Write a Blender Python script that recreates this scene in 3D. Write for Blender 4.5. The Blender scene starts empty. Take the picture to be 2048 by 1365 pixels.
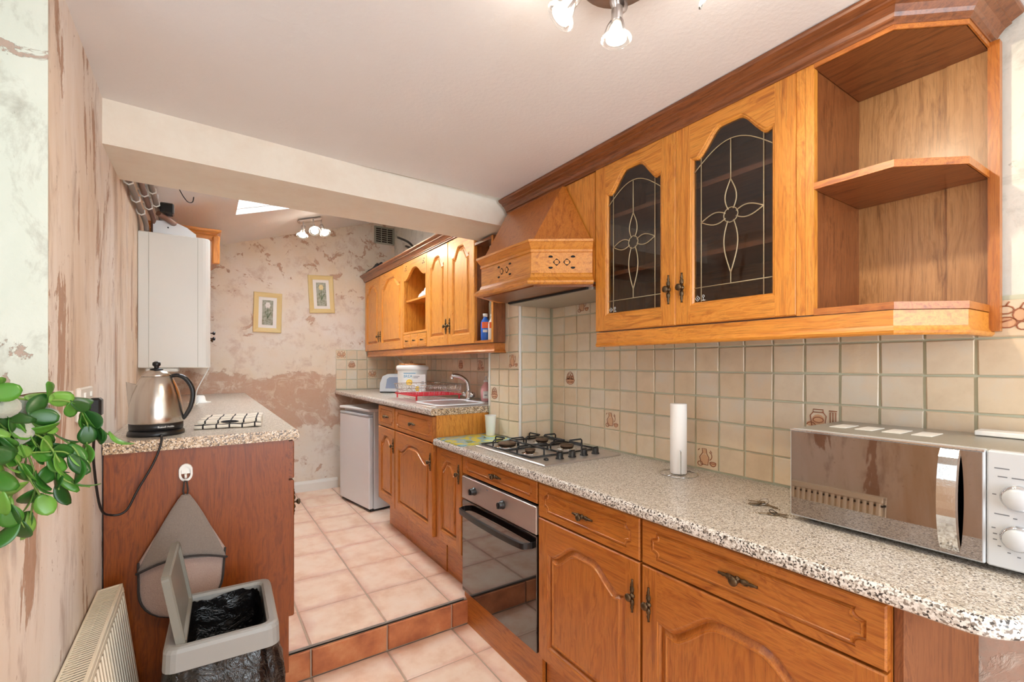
import bpy, bmesh, math, random
from mathutils import Vector, Matrix, noise
random.seed(7)
PI = math.pi
C = bpy.context.scene.collection
SC = bpy.context.scene

# ---------------------------------------------------------------- camera
CAM_H = 1.347
cam = bpy.data.cameras.new('camera'); cam_o = bpy.data.objects.new('camera', cam); C.objects.link(cam_o)
cam_o.location = (0, 0, CAM_H)
cam_o.rotation_euler = (PI/2, 0, -math.radians(33.65))
cam.sensor_width = 36; cam.lens = 930/2048*36; cam.shift_y = 45.5/2048; cam.clip_start = 0.02
SC.camera = cam_o

# ---------------------------------------------------------------- world, daylight and added fill
w = bpy.data.worlds.new('sky'); SC.world = w; w.use_nodes = True
w.node_tree.nodes['Background'].inputs[0].default_value = (0.86, 0.93, 1.0, 1)
w.node_tree.nodes['Background'].inputs[1].default_value = 1.1

def area(name, loc, rot, sx, sy, power, col):
    l = bpy.data.lights.new(name, 'AREA'); l.shape = 'RECTANGLE'; l.size = sx; l.size_y = sy; l.energy = power; l.color = col
    o = bpy.data.objects.new(name, l); C.objects.link(o); o.location = loc; o.rotation_euler = rot
    return o
area('daylight_side_window', (-0.62, 0.72, 1.72), (0, -PI/2, 0), 0.8, 1.1, 2.6, (0.86, 0.94, 1.0))
area('fill_behind_camera', (0.72, -1.9, 1.35), (PI/2, 0, 0), 1.7, 1.7, 52, (0.82, 0.92, 1.0))  # added fill lamp behind the camera, for a window that is invented
area('daylight_rooflight', (0.55, 3.32, 2.90), (0, 0, 0), 0.75, 1.1, 270, (0.84, 0.93, 1.0))
SC.view_settings.view_transform = 'Standard'
SC.view_settings.look = 'None'
SC.view_settings.gamma = 1.0
SC.view_settings.use_curve_mapping = False
SC.view_settings.exposure = 0.42
SC.cycles.max_bounces = 10; SC.cycles.diffuse_bounces = 6; SC.cycles.transparent_max_bounces = 12
SC.cycles.sample_clamp_indirect = 6

# ---------------------------------------------------------------- materials
def sr(r, g, b):
    f = lambda c: (c/255/12.92) if c/255 <= 0.04045 else ((c/255+0.055)/1.055)**2.4
    return (f(r), f(g), f(b), 1)
class NT:
    def __init__(s, name):
        s.m = bpy.data.materials.new(name); s.m.use_nodes = True
        s.t = s.m.node_tree; s.b = s.t.nodes['Principled BSDF']
    def n(s, typ, ins=None, **kw):
        x = s.t.nodes.new(typ)
        for k, v in kw.items(): setattr(x, k, v)
        for k, v in (ins or {}).items(): s.set(x, k, v)
        return x
    def set(s, x, k, v):
        if hasattr(v, 'is_output'): s.t.links.new(v, x.inputs[k])
        elif hasattr(v, 'outputs'): s.t.links.new(v.outputs[0], x.inputs[k])
        else: x.inputs[k].default_value = v
    def p(s, **kw):
        names = dict(col='Base Color', rough='Roughness', metal='Metallic', coat='Coat Weight', coatr='Coat Roughness', trans='Transmission Weight', ior='IOR', spec='Specular IOR Level', nor='Normal', emc='Emission Color', ems='Emission Strength', alpha='Alpha', sheen='Sheen Weight', sss='Subsurface Weight')
        for k, v in kw.items(): s.set(s.b, names[k], v)
        return s
    def coord(s, scale=(1, 1, 1), rnd=False, out='Object'):
        tc = s.n('ShaderNodeTexCoord')
        v = tc.outputs[out]
        if rnd:
            oi = s.n('ShaderNodeObjectInfo')
            mul = s.n('ShaderNodeVectorMath', {0: oi.outputs['Random'], 1: (7.3, 11.9, 5.1)}, operation='MULTIPLY')
            v = s.n('ShaderNodeVectorMath', {0: v, 1: mul.outputs[0]}, operation='ADD').outputs[0]
        return s.n('ShaderNodeMapping', {0: v, 3: scale}).outputs[0]
    def noise(s, vec, scale=5, detail=4, rough=0.55, dist=0.0):
        return s.n('ShaderNodeTexNoise', {'Vector': vec, 'Scale': scale, 'Detail': detail, 'Roughness': rough, 'Distortion': dist}).outputs[0]
    def ramp(s, fac, stops, interp='LINEAR'):
        r = s.n('ShaderNodeValToRGB', {0: fac}); e = r.color_ramp; e.interpolation = interp
        while len(e.elements) < len(stops): e.elements.new(0.5)
        for el, (p, c) in zip(e.elements, stops):
            el.position = p; el.color = c if isinstance(c, tuple) else (c, c, c, 1)
        return r.outputs[0]
    def mix(s, fac, a, b, mode='MIX'):
        x = s.n('ShaderNodeMix', data_type='RGBA', blend_type=mode)
        s.set(x, 0, fac); s.set(x, 6, a); s.set(x, 7, b)
        return x.outputs[2]
    def math(s, op, a, b=0.0, clamp=False):
        x = s.n('ShaderNodeMath', {0: a, 1: b}, operation=op); x.use_clamp = clamp
        return x.outputs[0]
    def bump(s, h, dist=0.001, strength=0.5):
        s.set(s.b, 'Normal', s.n('ShaderNodeBump', {'Height': h, 'Distance': dist, 'Strength': strength}).outputs[0])
        return s
def plain(name, col, rough=0.5, metal=0.0, **kw):
    x = NT(name); x.p(col=col, rough=rough, metal=metal, **kw)
    v = x.coord(); n = x.noise(v, 160, 3); x.bump(n, 0.0004, 0.25)
    return x.m
def wood(name, light, mid, dark, axis='z', rough=0.38, coat=0.25):
    x = NT(name)
    sc = {'z': (1, 1, 0.045), 'x': (0.045, 1, 1), 'y': (1, 0.045, 1)}[axis]
    v = x.coord(sc, rnd=True)
    warp = x.noise(x.coord({'z': (3, 3, .9), 'x': (.9, 3, 3), 'y': (3, .9, 3)}[axis], rnd=True), 1.6, 3, 0.5, 0.6)
    vv = x.n('ShaderNodeVectorMath', {0: v, 1: x.n('ShaderNodeVectorMath', {0: warp, 1: (0.22, 0.22, 0.22)}, operation='MULTIPLY').outputs[0]}, operation='ADD').outputs[0]
    n1 = x.noise(vv, 58, 4, 0.62)
    n2 = x.noise(v, 300, 4, 0.7)
    n3 = x.noise(v, 5, 2, 0.5)
    c = x.ramp(n1, [(0.27, dark), (0.42, mid), (0.55, light), (0.66, mid), (0.8, light)])
    pores = x.ramp(n2, [(0.36, 0.55), (0.50, 1.0)])
    c = x.mix(0.75, c, pores, 'MULTIPLY')
    c = x.mix(x.ramp(n3, [(0.35, 0.0), (0.7, 0.45)]), c, mid)
    x.p(col=c, rough=rough, coat=coat, coatr=0.25)
    x.bump(n2, 0.0006, 0.35)
    return x.m
M = {}
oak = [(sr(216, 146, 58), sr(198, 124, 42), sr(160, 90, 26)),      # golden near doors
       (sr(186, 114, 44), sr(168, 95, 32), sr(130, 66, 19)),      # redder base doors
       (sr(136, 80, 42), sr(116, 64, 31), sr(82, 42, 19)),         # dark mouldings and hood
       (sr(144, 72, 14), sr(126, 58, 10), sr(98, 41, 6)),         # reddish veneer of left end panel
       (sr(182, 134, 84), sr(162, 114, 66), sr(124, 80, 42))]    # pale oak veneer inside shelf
for i, k in enumerate(['gold', 'base', 'dark', 'red', 'pale']):
    for ax in 'zxy': M[k+ax] = wood('oak_%s_grain_%s' % (k, ax), *oak[i], axis=ax, rough=0.36 if k != 'pale' else 0.45, coat=0.04 if k == 'red' else 0.25)

M['endz'] = wood('oak_end_grain_z', sr(140, 84, 44), sr(124, 70, 34), sr(96, 52, 24), axis='z', rough=0.75, coat=0.0)
def plaster(name, base, patch, streak, pale, stretch=(1, 1, 1), amount=0.55, band=None, seed=0.0, chips=False):
    x = NT(name); v = x.coord((1, 1, 1)); vs = x.coord(stretch)
    v2 = x.n('ShaderNodeVectorMath', {0: vs, 1: (seed, seed*1.7, seed*.3)}, operation='ADD').outputs[0]
    big = x.noise(v2, 1.7, 6, 0.62, 0.4)
    med = x.noise(v2, 4.5, 8, 0.68, 0.8)
    fine = x.noise(v, 60, 5, 0.6)
    c = x.mix(x.ramp(big, [(0.38, 0.0), (0.62, 1.0)]), base, pale)
    c = x.mix(x.math('MULTIPLY', x.ramp(x.noise(v2, 9, 6, 0.7, 0.3), [(0.52, 0.0), (0.66, 1.0)]), 0.5), c, streak)
    msk = x.ramp(med, [(amount, 0.0), (amount+0.012, 1.0)])
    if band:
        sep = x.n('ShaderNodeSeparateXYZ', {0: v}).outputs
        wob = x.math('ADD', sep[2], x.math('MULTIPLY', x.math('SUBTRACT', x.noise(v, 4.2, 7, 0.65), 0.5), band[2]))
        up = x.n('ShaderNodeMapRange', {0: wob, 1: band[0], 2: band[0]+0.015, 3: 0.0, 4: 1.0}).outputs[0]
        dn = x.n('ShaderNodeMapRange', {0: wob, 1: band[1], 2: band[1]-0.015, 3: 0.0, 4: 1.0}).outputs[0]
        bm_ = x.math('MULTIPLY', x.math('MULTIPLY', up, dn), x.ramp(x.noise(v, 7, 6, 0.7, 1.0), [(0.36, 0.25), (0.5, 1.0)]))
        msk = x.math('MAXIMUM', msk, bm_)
    if chips:
        sz_ = x.n('ShaderNodeSeparateXYZ', {0: v}).outputs
        hi_ = x.n('ShaderNodeMapRange', {0: sz_[2], 1: 1.7, 2: 2.3, 3: 0.0, 4: 0.075}).outputs[0]
        cn = x.math('ADD', x.noise(v2, 6.5, 7, 0.72, 0.5), hi_)
        msk = x.math('MAXIMUM', msk, x.ramp(cn, [(0.635, 0.0), (0.648, 1.0)]))
    pc = x.mix(x.ramp(fine, [(0.3, 0.0), (0.7, 1.0)]), patch, x.mix(0.4, patch, streak))
    c = x.mix(x.math('MULTIPLY', msk, 0.82), c, pc)
    spots = x.ramp(x.noise(v, 26, 5, 0.7), [(0.665, 0.0), (0.69, 1.0)])
    c = x.mix(x.math('MULTIPLY', spots, 0.55), c, streak)
    x.p(col=c, rough=0.85)
    h = x.math('SUBTRACT', x.math('ADD', x.math('MULTIPLY', fine, 0.35), x.math('MULTIPLY', big, 0.5)), x.math('MULTIPLY', msk, 0.9))
    x.bump(h, 0.006, 0.55)
    return x.m
M['plaster_left'] = plaster('stripped_plaster_left', sr(206, 178, 148), sr(172, 130, 102), sr(146, 110, 88), sr(232, 222, 214), stretch=(1, 1, 0.26), amount=0.57, seed=3.1)
M['plaster_reveal'] = plaster('old_white_paint_reveal', sr(222, 220, 208), sr(176, 140, 122), sr(132, 122, 108), sr(202, 204, 190), stretch=(1, 1, 0.6), amount=0.57, seed=8.4)
M['plaster_far'] = plaster('stripped_plaster_far', sr(222, 206, 184), sr(182, 140, 112), sr(188, 158, 140), sr(226, 218, 208), amount=0.64, chips=True, band=(0.72, 1.26, 0.34), seed=1.3)
M['plaster_right'] = plaster('pale_plaster_right', sr(212, 212, 204), sr(186, 146, 126), sr(160, 160, 150), sr(226, 224, 214), amount=0.63, band=(-1.0, 0.93, 0.1), seed=5.2)  # bare pink plaster band below worktop height, shade there put into its colour
x = NT('ceiling_paint'); v = x.coord(); x.p(col=x.mix(x.ramp(x.noise(v, 1.5, 4), [(0.3, 0.0), (0.7, 1.0)]), sr(232, 230, 230), sr(226, 223, 221)), rough=0.8); x.bump(x.noise(v, 70, 5, 0.6), 0.0035, 0.35); M['ceiling'] = x.m
x = NT('beam_paint'); v = x.coord(); x.p(col=x.mix(x.ramp(x.noise(v, 3, 6, .7), [(0.45, 0.0), (0.65, 1.0)]), sr(232, 224, 210), sr(226, 214, 198)), rough=0.7); x.bump(x.noise(v, 30, 5, 0.6), 0.004, 0.35); M['beam'] = x.m

def tile(name, a, b, c_, rough=0.35, scale=9):
    x = NT(name); v = x.coord((1, 1, 1), rnd=True); oi = x.n('ShaderNodeObjectInfo').outputs['Random']
    n = x.noise(v, scale, 5, 0.6)
    c = x.ramp(n, [(0.32, a), (0.5, b), (0.68, c_)])
    c = x.mix(0.5, c, x.ramp(oi, [(0.0, b), (0.35, a), (0.65, c_), (1.0, b)]))
    c = x.mix(x.math('MULTIPLY', x.ramp(x.noise(v, 90, 3, 0.7), [(0.62, 0.0), (0.7, 1.0)]), 0.25), c, a)
    x.p(col=c, rough=rough); x.bump(x.noise(v, 38, 4, 0.55), 0.0016, 0.5)
    return x.m
M['walltile'] = tile('beige_wall_tile', sr(206, 184, 154), sr(222, 202, 172), sr(214, 206, 190), 0.38, 11)
x = NT('terracotta_floor_tile'); v = x.coord((1, 1, 1), rnd=True)
n = x.noise(v, 4.5, 6, 0.62); tcg = x.n('ShaderNodeTexCoord').outputs['Generated']
sp = x.n('ShaderNodeSeparateXYZ', {0: tcg}).outputs
ex = x.math('ABSOLUTE', x.math('SUBTRACT', sp[0], 0.5)); ey = x.math('ABSOLUTE', x.math('SUBTRACT', sp[1], 0.5))
e = x.math('ADD', x.math('MAXIMUM', ex, ey), x.math('MULTIPLY', x.math('SUBTRACT', n, 0.5), 0.45))
c = x.ramp(x.noise(v, 7, 5, .6), [(0.32, sr(224, 184, 156)), (0.52, sr(238, 210, 188)), (0.7, sr(242, 220, 202))])
c = x.mix(x.ramp(e, [(0.38, 0.0), (0.56, 0.6)]), c, sr(196, 134, 116))
x.p(col=c, rough=0.42); x.bump(x.noise(v, 24, 4, .5), 0.0015, 0.4); M['floortile'] = x.m
x = NT('terracotta_riser_tile'); v = x.coord((1, 1, 1), rnd=True)
x.p(col=x.ramp(x.noise(v, 8, 5, .6), [(0.32, sr(150, 84, 50)), (0.52, sr(180, 108, 66)), (0.7, sr(200, 140, 96))]), rough=0.4); x.bump(x.noise(v, 24, 4, .5), 0.0015, 0.4); M['riser'] = x.m
M['grout'] = plain('floor_grout', sr(176, 154, 134), 0.9)
M['wgrout'] = plain('wall_grout', sr(196, 198, 176), 0.9)

def laminate(name, cols, scale=330):
    x = NT(name); v = x.coord()
    vv = x.n('ShaderNodeVectorMath', {0: v, 1: x.n('ShaderNodeVectorMath', {0: x.n('ShaderNodeTexNoise', {'Vector': v, 'Scale': 400.0}).outputs[1], 1: (0.004,)*3}, operation='MULTIPLY').outputs[0]}, operation='ADD').outputs[0]
    vo = x.n('ShaderNodeTexVoronoi', {'Vector': vv, 'Scale': scale})
    r = x.n('ShaderNodeSeparateColor', {0: vo.outputs['Color']}).outputs[0]
    st = []; p = 0
    for wgt, c in cols: st.append((p, c)); p += wgt
    x.p(col=x.ramp(r, st, 'CONSTANT'), rough=0.32, coat=0.15)
    return x.m
M['lam'] = laminate('speckled_laminate', [(0.10, sr(96, 88, 82)), (0.2, sr(156, 142, 126)), (0.3, sr(192, 182, 168)), (0.25, sr(212, 204, 194)), (0.15, sr(226, 222, 216))])
M['lamfront'] = laminate('speckled_laminate_front', [(0.17, sr(64, 58, 54)), (0.18, sr(142, 132, 122)), (0.25, sr(206, 200, 192)), (0.40, sr(236, 233, 228))], 250)
M['lamedge'] = laminate('speckled_laminate_edge', [(0.22, sr(92, 76, 62)), (0.25, sr(168, 138, 104)), (0.3, sr(200, 172, 138)), (0.23, sr(226, 210, 190))], 260)
M['white'] = plain('white_enamel', sr(232, 234, 236), 0.3)
M['boiler'] = plain('boiler_casing', sr(224, 222, 216), 0.35)
M['gloss'] = plain('white_gloss_paint', sr(228, 224, 216), 0.35)
M['plastic'] = plain('white_plastic', sr(238, 238, 234), 0.4)
M['black'] = plain('black_plastic', sr(22, 22, 24), 0.35)
M['rubber'] = plain('black_cable', sr(30, 26, 25), 0.45)
M['iron'] = plain('black_pan_support', sr(18, 18, 20), 0.5)
M['burner'] = plain('burner_cap', sr(96, 74, 56), 0.55, 0.5)
M['brass'] = plain('antique_bronze', sr(92, 74, 54), 0.38, 0.85)
x = NT('brushed_steel'); v = x.coord((1, 1, 60)); x.p(col=sr(205, 198, 194), metal=0.85, rough=0.38); x.bump(x.noise(v, 8, 3), 0.0004, 0.3); M['steel'] = x.m
x = NT('kettle_steel'); v = x.coord((1, 1, 0.05)); x.p(col=sr(206, 200, 192), metal=1.0, rough=0.24); x.bump(x.noise(v, 300, 2), 0.0003, 0.3); M['kettle'] = x.m
M['chrome'] = plain('chrome', sr(220, 222, 224), 0.08, 1.0)
x = NT('mirrored_door_glass'); x.p(col=sr(158, 146, 138), rough=0.02, metal=1.0); M['mirror'] = x.m
M['silver'] = plain('silver_plastic', sr(206, 211, 216), 0.38, 0.15)
M['mwtop'] = plain('microwave_casing', sr(168, 164, 154), 0.3, 0.5)
x = NT('oven_glass'); x.p(col=sr(12, 10, 10), rough=0.04, spec=0.9, coat=1.0, coatr=0.02); M['ovenglass'] = x.m
x = NT('glass'); x.p(col=(0.8, 0.78, 0.74, 1), rough=0.0, trans=1.0, ior=1.45); M['glass'] = x.m
x = NT('clear_bottle'); x.p(col=(0.95, 0.97, 0.98, 1), rough=0.02, trans=1.0, ior=1.3); M['clear'] = x.m
M['lead'] = plain('lead_strip', sr(176, 158, 126), 0.4, 0.3)
M['copper'] = plain('dull_copper_pipe', sr(128, 94, 80), 0.45, 0.6)
M['greypipe'] = plain('grey_painted_pipe', sr(128, 116, 108), 0.6)
x = NT('bin_bag'); v = x.coord(); x.p(col=sr(20, 18, 18), rough=0.2, spec=0.7); x.bump(x.noise(v, 18, 5, 0.6, 1.2), 0.02, 0.7); M['bag'] = x.m
M['binrim'] = plain('grey_bin_plastic', sr(146, 145, 142), 0.4)
M['binlid'] = plain('dark_grey_bin_plastic', sr(122, 119, 110), 0.45)
x = NT('grey_terry'); v = x.coord(); x.p(col=x.mix(x.noise(v, 200, 3), sr(124, 112, 104), sr(150, 136, 126)), rough=0.95, sheen=0.3); x.bump(x.noise(v, 420, 3), 0.003, 0.8); M['terry'] = x.m
x = NT('pink_grey_terry'); v = x.coord(); x.p(col=x.mix(x.noise(v, 200, 3), sr(172, 144, 132), sr(192, 166, 154)), rough=0.95, sheen=0.3); x.bump(x.noise(v, 420, 3), 0.004, 0.8); M['terry2'] = x.m
M['trim'] = plain('charcoal_binding', sr(56, 50, 48), 0.9)
x = NT('checked_cotton'); v = x.coord()
sp = x.n('ShaderNodeSeparateXYZ', {0: v}).outputs
gx = x.math('LESS_THAN', x.math('FRACT', x.math('MULTIPLY', sp[0], 22.0)), 0.13)
gy = x.math('LESS_THAN', x.math('FRACT', x.math('MULTIPLY', sp[1], 15.0)), 0.10)
x.p(col=x.mix(x.math('MAXIMUM', gx, gy), sr(236, 228, 214), sr(40, 38, 40)), rough=0.9); x.bump(x.noise(v, 300, 3), 0.002, 0.6); M['check'] = x.m
x = NT('leaf_green'); v = x.coord((1, 1, 1), rnd=True); oi = x.n('ShaderNodeObjectInfo').outputs['Random']
c = x.ramp(oi, [(0.0, sr(26, 66, 22)), (0.35, sr(48, 104, 32)), (0.7, sr(84, 142, 44)), (1.0, sr(124, 170, 72))])
x.p(col=x.mix(x.math('MULTIPLY', x.noise(v, 30, 3), 0.3), c, sr(58, 116, 50)), rough=0.35, sss=0.0); M['leaf'] = x.m
M['stem'] = plain('plant_stem', sr(120, 150, 70), 0.6)
x = NT('fuzzy_leaf'); v = x.coord(); x.p(col=x.mix(x.noise(v, 40, 4), sr(140, 148, 130), sr(186, 186, 174)), rough=0.9, sheen=0.4); x.bump(x.noise(v, 160, 3), 0.003, 0.7); M['fuzzy'] = x.m
M['bark'] = plain('dried_stem', sr(92, 66, 46), 0.9)
M['pot'] = plain('terracotta_pot', sr(164, 92, 62), 0.8)
M['soil'] = plain('potting_soil', sr(48, 36, 28), 0.95)
M['radiator'] = plain('radiator_enamel', sr(232, 220, 198), 0.4)
M['dark'] = plain('dark_void', sr(24, 22, 20), 0.8)
M['red'] = plain('red_coated_rack', sr(196, 34, 48), 0.45)
M['blue'] = plain('blue_liquid', sr(34, 96, 190), 0.25)
M['orange'] = plain('orange_label', sr(214, 92, 40), 0.5)
M['pink'] = plain('pink_soap', sr(220, 160, 160), 0.3)
M['toaster'] = plain('blue_grey_plastic', sr(128, 136, 156), 0.4)
x = NT('printed_board'); v = x.coord(); x.p(col=x.ramp(x.noise(v, 9, 3, .5, 1.5), [(0.40, sr(206, 200, 80)), (0.47, sr(190, 196, 110)), (0.52, sr(134, 180, 188)), (0.62, sr(150, 190, 200)), (0.68, sr(90, 150, 110))]), rough=0.2); M['board'] = x.m
M['paper'] = plain('kitchen_paper', sr(242, 240, 238), 0.9)
M['frame'] = plain('pale_gold_frame', sr(210, 186, 128), 0.5)
M['mount'] = plain('white_mount', sr(236, 234, 230), 0.8)
x = NT('print_grey_green'); v = x.coord(); sp = x.n('ShaderNodeSeparateXYZ', {0: v}).outputs
x.p(col=x.mix(x.ramp(x.math('ADD', sp[2], x.math('MULTIPLY', x.noise(v, 30, 4), 0.08)), [(0.10, sr(142, 134, 98)), (0.22, sr(172, 180, 172))]), x.ramp(x.noise(v, 60, 4), [(0.35, sr(116, 122, 96)), (0.6, sr(176, 178, 166))]), sr(150, 152, 136)), rough=0.8)
M['print'] = x.m
M['petal'] = plain('print_petal', sr(232, 230, 226), 0.8)
M['petal2'] = plain('print_petal_cream', sr(226, 210, 160), 0.8)
M['green_ink'] = plain('print_green', sr(70, 96, 56), 0.8)
M['motif'] = plain('brown_print', sr(150, 92, 62), 0.5)
M['clothblk'] = plain('black_cloth', sr(30, 32, 40), 0.8)
M['grey'] = plain('vent_grey', sr(164, 164, 150), 0.6)
M['key'] = plain('key_metal', sr(150, 132, 108), 0.35, 0.9)
M['alu'] = plain('extractor_metal', sr(176, 168, 156), 0.45, 0.4)
M['ink'] = plain('grey_print', sr(110, 114, 120), 0.6)
M['yellow'] = plain('yellow_print', sr(238, 196, 70), 0.6)
M['blueink'] = plain('blue_print', sr(86, 150, 180), 0.6)
x = NT('spot_bulb'); x.p(col=(1, 1, 1, 1), emc=(1.0, 0.93, 0.78, 1), ems=22.0); M['bulb'] = x.m
x = NT('spot_glass'); x.p(col=(1, .97, .9, 1), rough=0.1, emc=(1.0, 0.93, 0.78, 1), ems=0.55); M['bulbglass'] = x.m

# ---------------------------------------------------------------- geometry helpers
class B:
    def __init__(s): s.bm = bmesh.new(); s.mats = []; s.cur = 0
    def mat(s, m):
        m = M[m] if isinstance(m, str) else m
        if m not in s.mats: s.mats.append(m)
        s.cur = s.mats.index(m); return s
    def face(s, vs, mi=None, smooth=False):
        try: f = s.bm.faces.new(vs)
        except ValueError: return None
        f.material_index = s.cur if mi is None else mi; f.smooth = smooth
        return f
    def box(s, x0, x1, y0, y1, z0, z1, bev=0.0):
        if x1 < x0: x0, x1 = x1, x0
        if y1 < y0: y0, y1 = y1, y0
        if z1 < z0: z0, z1 = z1, z0
        bev = min(bev, (x1-x0)*.45, (y1-y0)*.45, (z1-z0)*.45)
        if bev <= 0:
            v = [s.bm.verts.new((x, y, z)) for z in (z0, z1) for x, y in ((x0, y0), (x1, y0), (x1, y1), (x0, y1))]
            for q in ((3, 2, 1, 0), (4, 5, 6, 7), (0, 1, 5, 4), (1, 2, 6, 5), (2, 3, 7, 6), (3, 0, 4, 7)): s.face([v[i] for i in q])
        else:
            def ring(i, z): return [(x0+i, y0+i, z), (x1-i, y0+i, z), (x1-i, y1-i, z), (x0+i, y1-i, z)]
            def oring(z):
                b = bev
                return [(x0+b, y0, z), (x1-b, y0, z), (x1, y0+b, z), (x1, y1-b, z), (x1-b, y1, z), (x0+b, y1, z), (x0, y1-b, z), (x0, y0+b, z)]
            def iring(z):
                b = bev
                return [(x0+b, y0+b, z), (x1-b, y0+b, z), (x1-b, y0+b, z), (x1-b, y1-b, z), (x1-b, y1-b, z), (x0+b, y1-b, z), (x0+b, y1-b, z), (x0+b, y0+b, z)]
            s.loft([iring(z0), oring(z0+bev), oring(z1-bev), iring(z1)], caps=True)
        return s
    def loft(s, rings, caps=True, closed=True, segmat=None, smooth=False):
        R = []
        for r in rings:
            vs = []; last = None
            for p in r:
                p = Vector(p)
                if last is not None and (p-last[0]).length < 1e-6: vs.append(last[1]); continue
                v = s.bm.verts.new(p); last = (p, v); vs.append(v)
            if closed and len(vs) > 1 and vs[0] is not vs[-1] and (Vector(r[0])-Vector(r[-1])).length < 1e-6:
                s.bm.verts.remove(vs[-1]) if vs[-1] not in vs[:-1] else None
                vs[-1] = vs[0]
            R.append(vs)
        n = len(R[0])
        for a, b in zip(R, R[1:]):
            for i in range(n if closed else n-1):
                j = (i+1) % n
                q = []
                for v in (a[i], a[j], b[j], b[i]):
                    if v not in q: q.append(v)
                if len(q) > 2: s.face(q, segmat[i] if segmat else None, smooth)
        if caps:
            for r, rev in ((R[0], True), (R[-1], False)):
                q = []
                for v in r:
                    if v not in q: q.append(v)
                if len(q) > 2: s.face(q[::-1] if rev else q)
        return s
    def prism(s, pts, z0, z1, axis='z'):
        f = {'z': lambda p, h: (p[0], p[1], h), 'y': lambda p, h: (p[0], h, p[1]), 'x': lambda p, h: (h, p[0], p[1])}[axis]
        return s.loft([[f(p, z0) for p in pts], [f(p, z1) for p in pts]])
    def lathe(s, prof, cx=0, cy=0, n=20, axis='z', caps=True, smooth=True, cz=0):
        rings = []
        for r, h in prof:
            ring = []
            for i in range(n):
                a = 2*PI*i/n; p = (r*math.cos(a), r*math.sin(a), h)
                if axis == 'y': p = (p[0], -p[2], p[1])     # grows towards -y
                if axis == 'x': p = (p[2], p[0], p[1])
                ring.append((p[0]+cx, p[1]+cy, p[2]+cz))
            rings.append(ring)
        return s.loft(rings, caps=caps, smooth=smooth)
    def tube(s, pts, r, n=8, caps=True, smooth=True):
        pts = [Vector(p) for p in pts]; rings = []; prev = None
        for i, p in enumerate(pts):
            d = (pts[min(i+1, len(pts)-1)]-pts[max(i-1, 0)])
            d = d.normalized() if d.length > 1e-9 else Vector((0, 0, 1))
            if prev is None:
                up = Vector((0, 0, 1)) if abs(d.z) < 0.9 else Vector((1, 0, 0))
                a = d.cross(up).normalized()
            else:
                a = (prev-d*prev.dot(d)); a = a.normalized() if a.length > 1e-6 else d.orthogonal().normalized()
            prev = a; b = d.cross(a)
            rr = r[i] if isinstance(r, (list, tuple)) else r
            rings.append([p+(a*math.cos(2*PI*k/n)+b*math.sin(2*PI*k/n))*rr for k in range(n)])
        return s.loft(rings, caps=caps, smooth=smooth)
    def ball(s, c, r, n=10, sc=(1, 1, 1)):
        m = n//2; rings = []
        for i in range(m+1):
            a = -PI/2+PI*i/m; rr = max(math.cos(a), 0.02)
            rings.append([(c[0]+r*sc[0]*rr*math.cos(2*PI*k/n), c[1]+r*sc[1]*rr*math.sin(2*PI*k/n), c[2]+r*sc[2]*math.sin(a)) for k in range(n)])
        return s.loft(rings, smooth=True)
    def xf(s, mat):
        bmesh.ops.transform(s.bm, matrix=mat, verts=s.bm.verts); return s
    def mesh(s, name):
        bmesh.ops.recalc_face_normals(s.bm, faces=s.bm.faces)
        me = bpy.data.meshes.new(name); s.bm.to_mesh(me); s.bm.free()
        for m in s.mats: me.materials.append(m)
        return me
def link(name, me, parent=None, loc=(0, 0, 0), rot=(0, 0, 0)):
    o = bpy.data.objects.new(name, me); C.objects.link(o); o.location = loc; o.rotation_euler = rot
    if parent is not None: o.parent = parent
    return o
def part(name, b, parent, loc=(0, 0, 0), rot=(0, 0, 0), label=None):
    o = link(name, b.mesh(name) if isinstance(b, B) else b, parent, loc, rot)
    if label: o['label'] = label
    return o
def tag(o, label, cat, group=None):
    o['label'] = label; o['category'] = cat
    if group: o['group'] = group
    return o
def thing(name, label, cat, loc=(0, 0, 0), rz=0, group=None):
    return tag(link(name, None, None, loc, (0, 0, rz)), label, cat, group)
def single(name, b, label, cat, loc=(0, 0, 0), rot=(0, 0, 0), group=None):
    return tag(link(name, b.mesh(name), None, loc, rot), label, cat, group)
def struct(name, b, parent=None):
    o = link(name, b.mesh(name), parent)
    if parent is None: o['kind'] = 'structure'
    return o
def nb(m): return B().mat(m)
def copy_tree(o, parent=None):
    c = o.copy(); C.objects.link(c); c.parent = parent
    for ch in list(o.children): copy_tree(ch, c)
    return c
def text_mesh(s, size, mat, depth=0.0004):
    cu = bpy.data.curves.new('t', 'FONT'); cu.body = s; cu.size = size; cu.extrude = depth; cu.align_x = 'CENTER'; cu.resolution_u = 2
    o = bpy.data.objects.new('t', cu); C.objects.link(o)
    bpy.context.view_layer.update()
    me = bpy.data.meshes.new_from_object(o.evaluated_get(bpy.context.evaluated_depsgraph_get()))
    bpy.data.objects.remove(o); bpy.data.curves.remove(cu)
    me.transform(Matrix.Rotation(PI/2, 4, 'X'))       # reads from -y
    me.materials.clear(); me.materials.append(M[mat]); me.name = 'lettering'
    return me
def smooth_path(pts, n=6):
    P = [Vector(p) for p in pts]; out = []
    for i in range(len(P)-1):
        a, b, c, d = P[max(i-1, 0)], P[i], P[i+1], P[min(i+2, len(P)-1)]
        for k in range(n):
            t = k/n
            out.append(0.5*((2*b)+(c-a)*t+(2*a-5*b+4*c-d)*t*t+(3*b-3*c+d-a)*t**3))
    return out+[P[-1]]
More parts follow.
